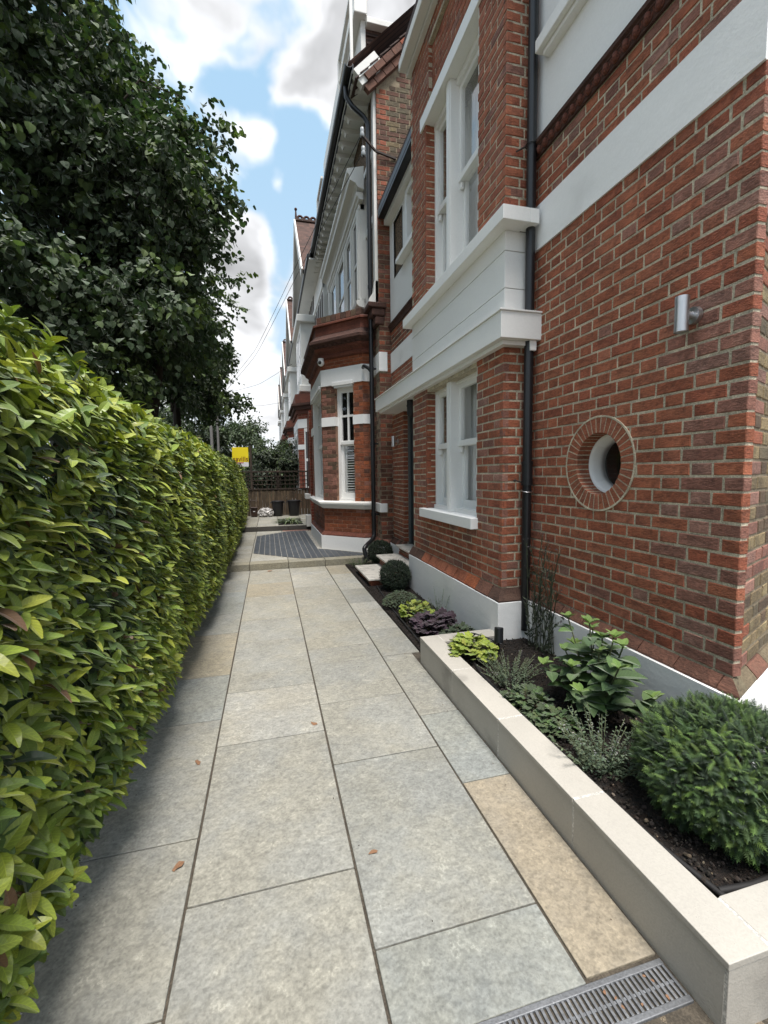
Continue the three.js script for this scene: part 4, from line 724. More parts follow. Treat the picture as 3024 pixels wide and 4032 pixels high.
// ---------- the rest of the row, farther along the street ----------
function rowHouse(k, label) {
  const zc = -17.3 - k * 7.6, t = thing('terraced_house', label, 'house', [1.7, 0, zc], 'gabled houses farther along the row');
  const X = 1.75, hw = 2.35, eave = 8.35, apex = 10.95;
  const f = new Frame(X, zc - 3.8, 0, 1);
  part('ground_floor_wall', f.slab(0, 7.6, -.1, 4.2, -.3, 0), M.farBrick, t);
  part('white_band', f.slab(0, 7.6, 3.23, 3.53, -.1, .014), M.render, t);
  part('upper_wall', f.slab(0, 7.6, 4.2, 8.0, -.3, 0, [], [[7.6, 7.9], [3.8 + hw, eave - .3], [3.8, apex - .2], [3.8 - hw, eave - .3], [0, 7.9]]), M.oldPaint, t);
  for (let i = 0; i < 15; i++) { const u = .2 + i * .5, top = 7.7 + Math.max(0, 1 - Math.abs(u - 3.8) / hw) * 2.5; if (Math.abs(u - 3.8) < 1.25) { part('dark_panel', f.slab(u, u + .3, 7.35, Math.max(7.5, top), -.05, .012), M.farDark, t); } else part('dark_panel', f.slab(u, u + .3, 5.9, 7.0, -.05, .012), M.farDark, t); }
  for (const y of [4.3, 5.75, 7.1]) part('timber_rail', f.box(0, 7.6, y, y + .18, -.05, .03, .006), M.oldPaint, t);
  // oriel
  part('oriel', [box(1.25, 1.8, 4.75, 6.9, zc - 1.2, zc + 1.2, .01), box(1.12, 1.8, 6.9, 7.15, zc - 1.35, zc + 1.35, .03), box(1.15, 1.8, 4.5, 4.75, zc - 1.3, zc + 1.3, .04)], M.oldPaint, t);
  for (const z of [zc - .72, zc, zc + .72]) { const w = part('window', box(1.243, 1.26, 5.05, 6.7, z - .27, z + .27, .004), M.oldPaint, t); part('pane', box(1.238, 1.25, 5.12, 5.8, z - .21, z + .21, 0), std({ color: lin(.05, .055, .06), roughness: .1 }), w); part('pane', box(1.238, 1.25, 5.88, 6.63, z - .21, z + .21, 0), std({ color: lin(.05, .055, .06), roughness: .1 }), w); }
  // canted brick bay
  const b = [[1.75, zc - 1.95], [1.08, zc - 1.25], [1.08, zc + 1.25], [1.75, zc + 1.95]], grow = (d) => [[1.75, zc - 1.95 - d], [1.08 - d, zc - 1.25 - d * .4], [1.08 - d, zc + 1.25 + d * .4], [1.75, zc + 1.95 + d]];
  part('bay_wall', prism(b, 0, 4.0), M.farBrick, t);
  for (const [y0, y1, d, m] of [[-.1, .37, .07, M.render], [.9, 1.05, .09, M.oldPaint], [2.47, 2.64, .014, M.render], [3.22, 3.53, .014, M.render], [3.72, 3.85, .06, M.terracotta], [3.85, 3.98, .14, M.terraDark], [3.98, 4.06, .22, M.terraDark], [4.06, 4.4, .08, M.terracotta]]) part(m === M.render || m === M.oldPaint ? 'white_band' : 'cornice', prism(grow(d), y0, y1), m, t);
  const fc = new Frame(1.08, zc + 1.25, .67, .70);
  for (const [ff, a, c] of [[fc, .28, .74], [new Frame(1.08, zc - 1.25, 0, 1), .35, 1.15], [new Frame(1.08, zc - 1.25, 0, 1), 1.35, 2.15]]) { const w = part('window', ff.box(a, c, 1.06, 3.2, -.05, .018, .004), M.paint, t); part('pane', ff.box(a + .07, c - .07, 1.16, 2.05, 0, .022, 0), std({ color: lin(.02, .021, .023), roughness: .1 }), w); part('pane', ff.box(a + .07, c - .07, 2.15, 3.08, 0, .022, 0), std({ color: lin(.02, .021, .023), roughness: .1 }), w); }
  // gabled roof: two slopes, barge boards, ridge
  const slope = (s) => { const g = new THREE.BufferGeometry(); const z1 = zc + s * (hw + .25), y1 = eave - .28, P = s > 0 ? [1.25, apex, zc, 1.25, y1, z1, 6, y1, z1, 1.25, apex, zc, 6, y1, z1, 6, apex, zc] : [1.25, apex, zc, 6, y1, z1, 1.25, y1, z1, 1.25, apex, zc, 6, apex, zc, 6, y1, z1]; g.setAttribute('position', new THREE.BufferAttribute(new Float32Array(P), 3)); g.computeVertexNormals(); const p = g.attributes.position, uv = []; for (let i = 0; i < 6; i++) uv.push(p.getX(i), Math.hypot(p.getY(i) - apex, p.getZ(i) - zc)); g.setAttribute('uv', new THREE.BufferAttribute(new Float32Array(uv), 2)); return g; };
  const rf = part('roof', merge([slope(1), slope(-1)]), M.farTile, t);
  for (const s of [1, -1]) { part('barge_board', bar([1.24, apex - .10, zc], [1.24, eave - .38, zc + s * (hw + .25)], .05, .28), M.oldPaint, t); part('gable_soffit', (() => { const g = new THREE.BufferGeometry(), y1 = eave - .40, z1 = zc + s * (hw + .22), P = [1.26, apex - .16, zc, 1.26, y1, z1, 1.75, y1, z1, 1.26, apex - .16, zc, 1.75, y1, z1, 1.75, apex - .16, zc]; g.setAttribute('position', new THREE.BufferAttribute(new Float32Array(P), 3)); g.computeVertexNormals(); return boxUV(g); })(), M.oldPaint, t); part('eaves_gutter', box(1.3, 4, eave - .42, eave - .28, zc + s * (hw + .27) - .05, zc + s * (hw + .27) + .05, .02), M.farDark, t); }
  if (k < 3) { for (let i = 0; i < 5; i++) { const g = new THREE.TorusGeometry(.09, .045, 6, 12); g.translate(1.45 + i * .24, apex + .09, zc); part('ridge_crest', g, M.terraDark, rf); } }
  part('ridge', box(1.25, 5.5, apex - .03, apex + .06, zc - .09, zc + .09, .02), M.tile, rf);
  if (k === 0) part('finial', [cyl(1.3, apex, apex + .35, zc, .05, .025, 8), new THREE.SphereGeometry(.055, 8, 6).translate(1.3, apex + .4, zc)], M.terraDark, rf);
  // low main roof joining the houses, gutter, downpipe, core
  part('main_roof', (() => { const g = new THREE.BufferGeometry(), P = [1.35, 8.0, zc + 3.8, 1.35, 8.0, zc - 3.8, 4.5, 10.6, zc - 3.8, 1.35, 8.0, zc + 3.8, 4.5, 10.6, zc - 3.8, 4.5, 10.6, zc + 3.8]; g.setAttribute('position', new THREE.BufferAttribute(new Float32Array(P), 3)); g.computeVertexNormals(); const p = g.attributes.position, uv = []; for (let i = 0; i < 6; i++) uv.push(p.getZ(i), p.getX(i) * 1.3); g.setAttribute('uv', new THREE.BufferAttribute(new Float32Array(uv), 2)); return g; })(), M.farTile, t);
  part('gutter', box(1.3, 1.42, 7.9, 8.02, zc - 3.8, zc + 3.8, .02), M.black, t); part('eaves_soffit', box(1.36, 1.8, 7.86, 7.9, zc - 3.8, zc + 3.8, .003), M.oldPaint, t);
  part('downpipe', cyl(1.68, 4.3, 7.9, zc - 2.9, .045, .045, 8), M.black, t);
  part('house_core', box(2.1, 8, -.1, 7.8, zc - 3.8, zc + 3.8, 0), M.room, t);
}
['gabled terraced house straight after the trellis fence, with ridge crest and finial', 'second gabled house beyond the trellis fence', 'third gabled house beyond the trellis fence', 'fourth gabled house beyond the trellis fence, near the vanishing point', 'farthest gabled house at the end of the row'].forEach((l, k) => rowHouse(k, l));
// ---------- pipes, lamps, fence, bins, sign, wires ----------
{
  const t = thing('downpipe', 'tall black rainwater pipe in the corner beside the round window wall', 'downpipe', [2.035, .2, -3.165]);
  part('pipe', cyl(2.035, .22, 7.0, -3.165, .036, .036, 20), M.black, t);
  part('socket', [cyl(2.035, 1.43, 1.62, -3.165, .044, .044, 20), cyl(2.035, 1.60, 1.625, -3.165, .047, .047, 20), cyl(2.035, 1.43, 1.45, -3.165, .047, .047, 20)], M.black, t);
  const tor = (y, mat, n, tilt = 0) => { const g = new THREE.TorusGeometry(.046, .004, 6, 24); g.rotateX(Math.PI / 2 + tilt); g.translate(2.035, y, -3.165); part(n, g, mat, t); };
  tor(1.385, M.steel, 'pipe_strap', .22); tor(4.03, M.black, 'pipe_clip');
  part('strap_stud', [bar([1.95, 1.47, -3.20], [2.0, 1.455, -3.185], .012, .012), new THREE.SphereGeometry(.012, 8, 6).translate(1.945, 1.47, -3.2)], M.iron, t);
  part('clip_stud', [bar([1.93, 4.0, -3.215], [2.0, 4.03, -3.18], .01, .01)], M.iron, t);
}
{
  const t = thing('downpipe', 'slim black rainwater pipe with bent shoe beside the neighbouring bay', 'downpipe', [1.80, .1, -7.62]);
  part('pipe', tube([[1.80, 7.35, -7.62], [1.80, 6, -7.62], [1.80, 3, -7.62], [1.80, 1, -7.62], [1.80, .50, -7.62]], .038, 14, 30), M.black, t);
  part('swan_neck', tube([[1.46, 7.98, -7.75], [1.47, 7.82, -7.74], [1.56, 7.66, -7.7], [1.74, 7.48, -7.64], [1.80, 7.36, -7.62], [1.80, 7.2, -7.62]], .038, 14, 40), M.black, t);
  part('shoe_bend', tube([[1.80, .52, -7.62], [1.795, .44, -7.6], [1.74, .38, -7.52], [1.60, .31, -7.36], [1.555, .27, -7.32], [1.56, .2, -7.30], [1.60, .05, -7.26]], .039, 14, 50), M.black, t);
  for (const y of [.8, 2.05, 3.35, 4.72]) part('pipe_collar', [cyl(1.80, y, y + .06, -7.62, .045, .045, 16), box(1.78, 1.9, y + .015, y + .045, -7.63, -7.60, .004)], M.black, t);
  part('waste_elbow', tube([[1.70, 3.45, -7.86], [1.70, 3.46, -7.78], [1.76, 3.40, -7.68], [1.80, 3.32, -7.62]], .03, 10, 20), M.black, t);
}
function sconce(label, x, y, z, s) {
  const t = thing('wall_lamp', label, 'wall lamp', [x, y - .09, z]);
  const f = new Frame(x, z, 0, 1);
  const cx = x - .085 * s;
  part('lamp_tube', [cyl(cx, y - .085 * s, y + .085 * s, z, .031 * s, .031 * s, 32, false), cyl(cx, y - .0852 * s, y - .07 * s, z, .0318 * s, .0318 * s, 32, false), cyl(cx, y + .055 * s, y + .0852 * s, z, .0318 * s, .0318 * s, 32, false)], M.steel, t);
  part('lens', [new THREE.CircleGeometry(.03 * s, 24).rotateX(Math.PI / 2).translate(cx, y - .08 * s, z), new THREE.CircleGeometry(.03 * s, 24).rotateX(-Math.PI / 2).translate(cx, y + .08 * s, z)], std({ color: lin(.35, .36, .36), roughness: .25 }), t);
  const arm = new THREE.CylinderGeometry(.018 * s, .018 * s, .05 * s, 16); arm.rotateZ(Math.PI / 2); arm.translate(x - .045 * s, y, z); part('arm', arm, M.steel, t);
  const pl = new THREE.CylinderGeometry(.041 * s, .043 * s, .022 * s, 28); pl.rotateZ(Math.PI / 2); pl.translate(x - .011 * s, y, z); part('back_plate', pl, M.steel, t);
}
sconce('brushed steel up-and-down lamp on the right brick wall above the round window', 2.098, 2.305, -1.80, 1);
sconce('small steel wall lamp beside the front door under the porch', 2.098, 2.08, -7.02, 1);
{
  const t = thing('porch_light', 'small black lantern fixed under the porch soffit', 'lantern', [1.9, 2.3, -5.75]);
  part('shade', [cyl(1.9, 2.36, 2.535, -5.75, .055, .055, 16), new THREE.SphereGeometry(.055, 14, 8).translate(1.9, 2.36, -5.75)], M.blackMatt, t); part('rim', cyl(1.9, 2.45, 2.47, -5.75, .06, .06, 16), M.blackMatt, t);
}
{
  const p = FC.at(.05, 3.66, .06), t = thing('security_camera', 'white dome security camera on the corner of the neighbouring bay', 'camera', p);
  part('housing', new THREE.SphereGeometry(.065, 20, 14).translate(...p), M.paint, t);
  const d = new THREE.Vector3(-.1, -.1, 1).normalize(), l = new THREE.SphereGeometry(.036, 14, 10).translate(p[0] + d.x * .042 - .02, p[1] + d.y * .04, p[2] + d.z * .042); part('lens', l, M.black, t);
  part('mount', cyl(p[0], p[1] + .045, p[1] + .075, p[2], .055, .055, 18), M.paint, t);
}
{
  const t = thing('insulator_bracket', 'iron wall bracket carrying two telephone insulators on the gable wall', 'bracket', [1.9, 6.6, -7.4]);
  part('bracket_arm', [bar([2.22, 6.74, -7.40], [1.86, 6.78, -7.36], .03, .03), bar([1.86, 6.78, -7.36], [1.62, 6.95, -7.30], .03, .03)], M.iron, t);
  for (const [x, y, z] of [[1.63, 6.98, -7.30], [1.645, 6.70, -7.30]]) part('insulator', new THREE.LatheGeometry([[.0, .07], [.028, .07], [.034, .03], [.024, .01], [.034, -.01], [.036, -.06], [.02, -.07]].map(q => new THREE.Vector2(q[0], q[1])), 14).translate(x, y, z), M.porcelain, t);
  part('drop_rod', bar([1.635, 6.95, -7.30], [1.64, 6.6, -7.30], .012, .012), M.iron, t);
}
{
  const t = thing('alarm_floodlight', 'small black floodlight on the gable wall above the porch gutter', 'floodlight', [2.03, 5.95, -7.38]);
  part('lamp_body', [box(1.98, 2.09, 5.93, 6.03, -7.36, -7.27, .012)], M.blackMatt, t); part('bracket', box(2.0, 2.07, 6.0, 6.06, -7.42, -7.34, .006), M.iron, t);
}
function wire(pts, r, label) { solo('overhead_wire', tube(pts, r, 5, 24), M.wire, label, 'wire'); }
wire([[1.63, 6.98, -7.30], [.9, 6.7, -11], [-.3, 6.0, -16.5], [-2.2, 5.2, -22]], .006, 'upper telephone wire from the gable bracket to the far pole');
wire([[1.64, 6.70, -7.30], [.9, 6.45, -11], [-.3, 5.8, -16.5], [-2.2, 5.05, -22]], .006, 'lower telephone wire from the gable bracket to the far pole');
wire([[1.4, 7.4, -24], [-.3, 6.1, -23], [-2.2, 5.3, -22]], .008, 'wire from the second gabled house to the far pole');
wire([[1.4, 6.6, -31], [-.3, 5.5, -26], [-2.2, 4.9, -22]], .008, 'lowest wire from the third gabled house to the far pole');
for (const [x, z, h, r, l] of [[-2.51, -22, 4.78, .075, 'pale grey street pole left of the pair, behind the hedge'], [-2.23, -22, 5.35, .06, 'wooden telephone pole with the wires, behind the hedge']]) { const t = thing('utility_pole', l, 'pole', [x, 0, z]); part('shaft', cyl(x, -.1, h, z, r, r * .85, 12), M.pole, t); part('cap', cyl(x, h, h + .05, z, r * 1.1, r * .9, 12), M.pole, t); }
// fence with trellis
{
  const z = -15.1, t = thing('trellis_fence', 'weathered timber board fence topped with dark trellis behind the bins', 'fence', [.4, .2, z]);
  for (let x = -1.3; x < 1.72; x += .098) part('fence_board', box(x, x + .093, .22, 1.08 + rr(-.006, .006), z - .012 + ((Math.round(x / .098) & 1) ? .007 : 0), z + .008 + ((Math.round(x / .098) & 1) ? .007 : 0), .004), M.wood, t);
  part('rail', box(-1.3, 1.72, 1.08, 1.13, z - .03, z + .03, .005), M.woodDark, t); part('rail', box(-1.3, 1.72, 1.66, 1.71, z - .03, z + .03, .005), M.woodDark, t);
  for (let x = -1.26; x < 1.7; x += .148) part('trellis_upright', box(x, x + .026, 1.13, 1.66, z - .004, z + .012, .003), M.woodDark, t);
  for (let k = 1; k < 4; k++) part('trellis_slat', box(-1.3, 1.72, 1.13 + k * .134 - .013, 1.13 + k * .134 + .013, z + .013, z + .027, .003), M.woodDark, t);
  for (const x of [-1.3, .3, 1.68]) part('post', box(x - .045, x + .045, .15, 1.74, z - .12, z - .032, .006), M.woodDark, t);
}
// bins, caddy, rubbish bag
function bin(label, x, z, w, h) {
  const t = thing('dustbin', label, 'bin', [x, .229, z], 'black bins by the fence'); const y = .229;
  part('body', new THREE.LatheGeometry([[.0, 0], [w * .40, 0], [w * .5, h * .93], [w * .54, h * .93], [w * .54, h], [w * .5, h], [w * .48, h * .97], [.0, h * .9]].map(p => new THREE.Vector2(p[0], p[1])), 28).translate(x, y, z), M.binPlastic, t);
  for (const s of [-1, 1]) part('handle', tube([[x + s * w * .5, y + h * .9, z - .05], [x + s * w * .62, y + h * .89, z - .03], [x + s * w * .62, y + h * .89, z + .03], [x + s * w * .5, y + h * .9, z + .05]], .014, 6, 14), M.binPlastic, t);
}
bin('taller black plastic dustbin against the fence, next to the rubbish bag', .255, -14.72, .37, .50);
bin('squatter black plastic dustbin against the fence, next to the bay', .775, -14.7, .40, .51);
{
  const t = thing('food_caddy', 'brown food waste caddy with raised handle beside the hedge', 'caddy', [-.49, .229, -14.7]); const x = -.49, z = -14.7;
  part('body', [(() => { const g = new RoundedBoxGeometry(.21, .27, .22, 2, .03); const p = g.attributes.position; for (let i = 0; i < p.count; i++) { const k = .86 + (p.getY(i) + .135) / .27 * .14; p.setX(i, p.getX(i) * k); p.setZ(i, p.getZ(i) * k); } g.computeVertexNormals(); return g.translate(x, .37, z); })()], M.caddy, t);
  part('lid', box(x - .12, x + .12, .505, .55, z - .12, z + .13, .02), M.caddy, t);
  part('handle', tube([[x - .125, .53, z], [x - .125, .7, z], [x - .09, .76, z], [x + .09, .76, z], [x + .125, .7, z], [x + .125, .53, z]], .012, 8, 40), M.caddy, t);
  part('label_plate', box(x - .03, x + .03, .40, .425, z + .104, z + .111, .002), M.signWhite, t);
}
{
  const g = new THREE.IcosahedronGeometry(.2, 6), p = g.attributes.position; for (let i = 0; i < p.count; i++) { const v = new THREE.Vector3().fromBufferAttribute(p, i).normalize(), n = fbm3(v.x * 3 + 4, v.y * 3, v.z * 3, 3, 5), rd = 1 - Math.abs(fbm3(v.x * 7, v.y * 7 + 3, v.z * 7, 3, 8) - .5) * 3.2; const cr = hash3(Math.floor(v.x * 6 + 9), Math.floor(v.y * 6 + 9), Math.floor(v.z * 6 + 9), 3); const r = .10 + n * .07 + Math.max(0, rd) * .05 + cr * .045; p.setXYZ(i, v.x * r * 1.2, Math.max(v.y * r * .9, -.115), v.z * r); }
  g.computeVertexNormals(); g.translate(-.135, 0.229 + .115, -14.62); solo('rubbish_bag', boxUV(g), M.bagPlastic, 'crumpled pale plastic rubbish bag on the upper paving by the bins', 'bag');
}
// estate agent board
const font = await new FontLoader().loadAsync('fonts/droid/droid_sans_bold.typeface.json');
{
  const z = -16.2, t = thing('sale_board', 'yellow estate agent board on a post behind the hedge and fence', 'sign', [-.93, 0, z]);
  part('post', box(-.63, -.555, -.1, 2.62, z - .1, z - .03, .005), M.woodDark, t);
  part('board', box(-1.205, -.665, 2.04, 2.555, z - .02, z, .003), M.signYellow, t);
  part('lower_panel', box(-1.205, -.665, 1.885, 2.036, z - .02, z, .003), M.signWhite, t);
  part('red_strip', box(-1.19, -.83, 2.005, 2.03, z - .01, z + .004, 0), M.signRed, t);
  const g = new TextGeometry('savills', { font, size: .15, depth: .003, curveSegments: 6 }); g.computeBoundingBox(); const w = g.boundingBox.max.x - g.boundingBox.min.x; g.scale(.49 / w, 1.02, 1); g.translate(-1.175 - g.boundingBox.min.x, 2.07, z + .001); part('lettering', g, M.signText, t);
}
{ // spotlight in the planter
  const x = 1.66, z = -2.93, y = .16, t = thing('garden_spotlight', 'small black garden spotlight with cable in the planter corner', 'spotlight', [x, y, z]);
  const c = new THREE.CylinderGeometry(.034, .034, .11, 20, 1, true); const face = new THREE.CircleGeometry(.031, 18).rotateX(-Math.PI / 2).translate(0, .05, 0); const m = new THREE.Matrix4().makeRotationZ(-.12).multiply(new THREE.Matrix4().makeRotationX(-.18)).setPosition(x, y + .14, z);
  part('lamp_head', c.applyMatrix4(m), M.black, t); part('lens', face.applyMatrix4(m), std({ color: lin(.25, .27, .28), roughness: .15 }), t); part('stake', cyl(x, y - .02, y + .09, z, .008, .008, 8), M.black, t);
  part('cable', tube([[x, y + .09, z], [x - .07, y + .08, z - .06], [x - .13, y + .12, z - .12], [x - .17, y + .06, z - .17], [x - .12, y + .09, z - .22], [x, y + .05, z - .2], [x + .08, y + .02, z - .1]], .005, 6, 40), M.black, t);
}
solo('irrigation_hose', tube([[1.37, .165, -.98], [1.33, .172, -1.2], [1.325, .175, -1.6], [1.335, .172, -2.1], [1.36, .165, -2.6], [1.42, .16, -2.95]], .011, 8, 40), M.blackMatt, 'black irrigation hose along the inside of the planter wall', 'hose');
solo('irrigation_hose', tube([[1.37, .168, -1.0], [1.5, .17, -.985], [1.7, .168, -1.0], [2.0, .165, -1.03]], .011, 8, 30), M.blackMatt, 'short black hose across the near end of the planter soil', 'hose');
solo('irrigation_hose', tube([[1.25, .03, -3.35], [1.27, .035, -3.9], [1.29, .03, -4.6], [1.34, .03, -5.3], [1.36, .04, -5.65]], .008, 6, 30), M.blackMatt, 'thin black hose along the edge of the far flower bed', 'hose');
// ---------- plants ----------
M.tLeaf = (() => { const N = 64; const t = texRGB(N, (i, c, x, y) => { const u = Math.abs(x / N - .5) * 2, v = y / N; const mid = 1 - sm(u, .02, .10), vein = (1 - sm(Math.abs(((v * 9 - u * 1.6) % 1 + 1) % 1 - .5), .06, .16)) * .10 * (u < .9 ? 1 : 0); const k = .86 + mid * .14 + vein + (hash2(x, y, 3) - .5) * .05; c[0] = k * (1 + mid * .05); c[1] = k; c[2] = k * .97; }, 1); return t; })();
const leafMat = (o = {}) => phy({ color: 0xffffff, map: M.tLeaf, roughness: .92, transmission: .30, thickness: 0, clearcoat: .45, clearcoatRoughness: .38, ...o });
M.leafGloss = leafMat({ clearcoat: .55, clearcoatRoughness: .3 });
M.leafSoft = leafMat({ clearcoat: .18, clearcoatRoughness: .55, transmission: .34 });
M.leafTree = leafMat({ clearcoat: .22, clearcoatRoughness: .5, transmission: .38 });
M.needle = leafMat({ clearcoat: .15, clearcoatRoughness: .5, transmission: .15, map: null });
// blade of unit length along +y, normal +z
function leafGeo(w, segs, curl, fold, shape, wav = 0) {
  const P = [], U = [], rows = []; for (let k = 0; k <= segs; k++) { const t = k / segs, h = w * shape(t) / 2, z = -curl * t * t, wv = Math.sin(t * 14) * wav; rows.push([[-h, t, z + fold * h + wv], [0, t, z], [h, t, z + fold * h - wv]]); }
  const put = (a, b, c) => { for (const [p, q] of [a, b, c]) { P.push(...p); U.push(...q); } };
  for (let k = 0; k < segs; k++) for (let s = 0; s < 2; s++) { const a = [rows[k][s], [s / 2, k / segs]], b = [rows[k][s + 1], [(s + 1) / 2, k / segs]], c = [rows[k + 1][s + 1], [(s + 1) / 2, (k + 1) / segs]], d = [rows[k + 1][s], [s / 2, (k + 1) / segs]]; put(a, b, c); put(a, c, d); }
  const g = new THREE.BufferGeometry(); g.setAttribute('position', new THREE.BufferAttribute(new Float32Array(P), 3)); g.setAttribute('uv', new THREE.BufferAttribute(new Float32Array(U), 2));
  g.computeVertexNormals(); return g;
}
const oval = t => Math.pow(Math.sin(Math.PI * Math.pow(t, .82)), .85) * 1 + .02, heart = t => t < .28 ? Math.sqrt(Math.max(0, t / .28)) * 1.0 : Math.pow(Math.cos((t - .28) / .72 * Math.PI / 2), .75), strap = t => Math.min(1, t * 6 + .3) * Math.pow(1 - t * .98, .45);
const tmpM = new THREE.Matrix4(), X3 = new THREE.Vector3(), Y3 = new THREE.Vector3(), Z3 = new THREE.Vector3();
function leafMatrix(p, d, n, s, sw = 1) { Y3.copy(d).normalize(); Z3.copy(n).addScaledVector(Y3, -n.dot(Y3)); if (Z3.lengthSq() < 1e-6) Z3.set(Y3.z, Y3.x, Y3.y); Z3.normalize(); X3.crossVectors(Y3, Z3); return new THREE.Matrix4().makeBasis(X3.multiplyScalar(s * sw), Y3.clone().multiplyScalar(s), Z3.clone().multiplyScalar(s)).setPosition(p); }
const rv = (q) => { let v; do { v = new THREE.Vector3(q() * 2 - 1, q() * 2 - 1, q() * 2 - 1); } while (v.lengthSq() > 1 || v.lengthSq() < .01); return v.normalize(); };
const jit = (c, q, k = .25) => { const f = 1 + (q() - .5) * 2 * k; return [c[0] * f * (1 + (q() - .5) * .2), c[1] * f, c[2] * f * (1 + (q() - .5) * .3)]; };
function instanced(name, geo, mat, list, parent) {
  const m = new THREE.InstancedMesh(geo, mat, list.length), c = new THREE.Color(), off = parent.position.clone().negate();
  list.forEach((l, i) => { m.setMatrixAt(i, l.m); m.setColorAt(i, c.setRGB(...l.c)); }); m.name = name; m.userData.kind = 'stuff'; m.position.copy(off); shade(m); parent.add(m); return m;
}
// single leaves as meshes: colours fall into a few shared materials
const leafTones = new Map();
function toneMat(base, c) { const key = base.uuid + c.map(v => Math.round(Math.log(v + .004) * 4)).join('_'); if (!leafTones.has(key)) { const m = base.clone(); m.color = lin(...c); leafTones.set(key, m); } return leafTones.get(key); }
function leafMesh(name, geo, mat, l, parent) { const m = shade(new THREE.Mesh(geo, toneMat(mat, l.c))); m.name = name; l.m.decompose(m.position, m.quaternion, m.scale); m.position.sub(parent.position); parent.add(m); return m; }

// ---- the laurel hedge ----
{
  const q = rng(42), t = thing('laurel_hedge', 'tall clipped laurel hedge with glossy leaves and yellow-green new shoots along the path', 'hedge', [-1.2, 0, -7]);
  const topY = z => 2.00 - Math.max(0, -z - 9) * .118 - Math.min(0, z + 1) * -.012 + (fbm3(z * .9, 1, 2, 3, 71) - .5) * .16 + Math.max(0, z + 3.2) * .06;
  const faceX = (y, z) => { const h = y / 2.0; return -.70 - Math.max(0, .34 - y) * .5 - Math.max(0, -z - 9) * .022 + Math.sin(Math.min(1, h * 1.25) * Math.PI * .72) * .10 - Math.max(0, h - .80) * 1.1 * Math.max(0, h - .80) * 5 + (fbm3(y * 1.6, z * 1.6, 4, 3, 77) - .5) * .16; };
  const lau = t => Math.pow(Math.sin(Math.PI * Math.min(1, t * .96 + .02)), .62) * (1 - .25 * t) + .01; const G = [leafGeo(.50, 7, .30, .30, lau), leafGeo(.44, 7, .48, .42, lau), leafGeo(.52, 7, .14, .22, lau, .014)];
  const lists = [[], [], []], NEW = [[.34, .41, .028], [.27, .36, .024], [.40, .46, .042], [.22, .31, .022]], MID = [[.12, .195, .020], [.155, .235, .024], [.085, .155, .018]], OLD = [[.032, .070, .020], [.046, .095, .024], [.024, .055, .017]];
  const put = (p, d, n, s, c, out) => lists[(q() * 3) | 0].push({ m: leafMatrix(p, d, n, s), c, p: p.clone(), s, out });
  const Z0 = .9, Z1 = -14.4;
  const rosette = (p, dir, fresh) => {
    const k = 5 + (q() * 4 | 0), a0 = q() * 6.28, u = new THREE.Vector3(0, 1, 0).cross(dir).normalize(), v = new THREE.Vector3().crossVectors(dir, u);
    const base = fresh > .66 ? pick(NEW, q) : fresh > .33 ? pick(MID, q) : pick(OLD, q);
    for (let i = 0; i < k; i++) { const a = a0 + i * 2.4, r = .75 + q() * .5, d = dir.clone().multiplyScalar(.42 + q() * .5).addScaledVector(u, Math.cos(a) * r).addScaledVector(v, Math.sin(a) * r); d.y += .08; const n = dir.clone().multiplyScalar(1.0).add(new THREE.Vector3(.1, .7, 0)).addScaledVector(rv(q), .25); put(p.clone().addScaledVector(dir, -i * .008), d, n, (.048 + q() * .046) * (fresh > .66 ? 1.02 : .95), jit(q() < .012 ? [.20, .10, .04] : base, q, .22), true); }
  };
  const pick = (a, q_) => a[(q_() * a.length) | 0];
  // clipped face: shoots all over, old leaves deeper in
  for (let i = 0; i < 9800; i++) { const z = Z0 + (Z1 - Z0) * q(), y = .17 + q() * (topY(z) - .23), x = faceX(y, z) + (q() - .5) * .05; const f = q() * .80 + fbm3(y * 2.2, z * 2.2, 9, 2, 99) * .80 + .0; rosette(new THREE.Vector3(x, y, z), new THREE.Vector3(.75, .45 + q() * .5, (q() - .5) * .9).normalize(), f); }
  for (let i = 0; i < 2600; i++) { const z = Z0 + (Z1 - Z0) * q(), x = -.80 - q() * .75, y = topY(z) - .02 + (q() - .5) * .09 - Math.max(0, -.85 - x > .55 ? .05 : 0); rosette(new THREE.Vector3(x, y, z), new THREE.Vector3((q() - .35) * .8, 1, (q() - .5) * .8).normalize(), .45 + q() * .6); }
  for (let i = 0; i < 900; i++) { const y = .15 + q() * 1.8, x = -.75 - q() * .75; rosette(new THREE.Vector3(x, y, Z1 + (q() - .5) * .06), new THREE.Vector3((q() - .3) * .6, .5, .6 - q()).normalize(), q()); }
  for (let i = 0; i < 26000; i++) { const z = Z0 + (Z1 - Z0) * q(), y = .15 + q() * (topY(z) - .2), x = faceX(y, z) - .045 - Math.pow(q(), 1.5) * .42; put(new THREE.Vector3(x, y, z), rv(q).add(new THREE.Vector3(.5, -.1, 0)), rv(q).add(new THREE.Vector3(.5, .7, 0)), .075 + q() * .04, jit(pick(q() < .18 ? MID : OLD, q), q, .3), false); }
  // tall shoots standing proud of the top near the camera
  for (const [x, y, z] of [[-.93, 2.10, -2.02], [-1.0, 2.08, -2.35], [-.88, 2.05, -2.6], [-.95, 2.05, -3.1], [-1.05, 2.12, -2.1], [-.9, 2.02, -3.6], [-.95, 2.0, -4.3], [-1.0, 2.02, -5.2], [-.92, 2.0, -2.9]]) for (let k = 0; k < 3; k++) rosette(new THREE.Vector3(x + (q() - .5) * .05, y - .05 + k * .035, z), new THREE.Vector3(.1, 1, .1).normalize(), .9);
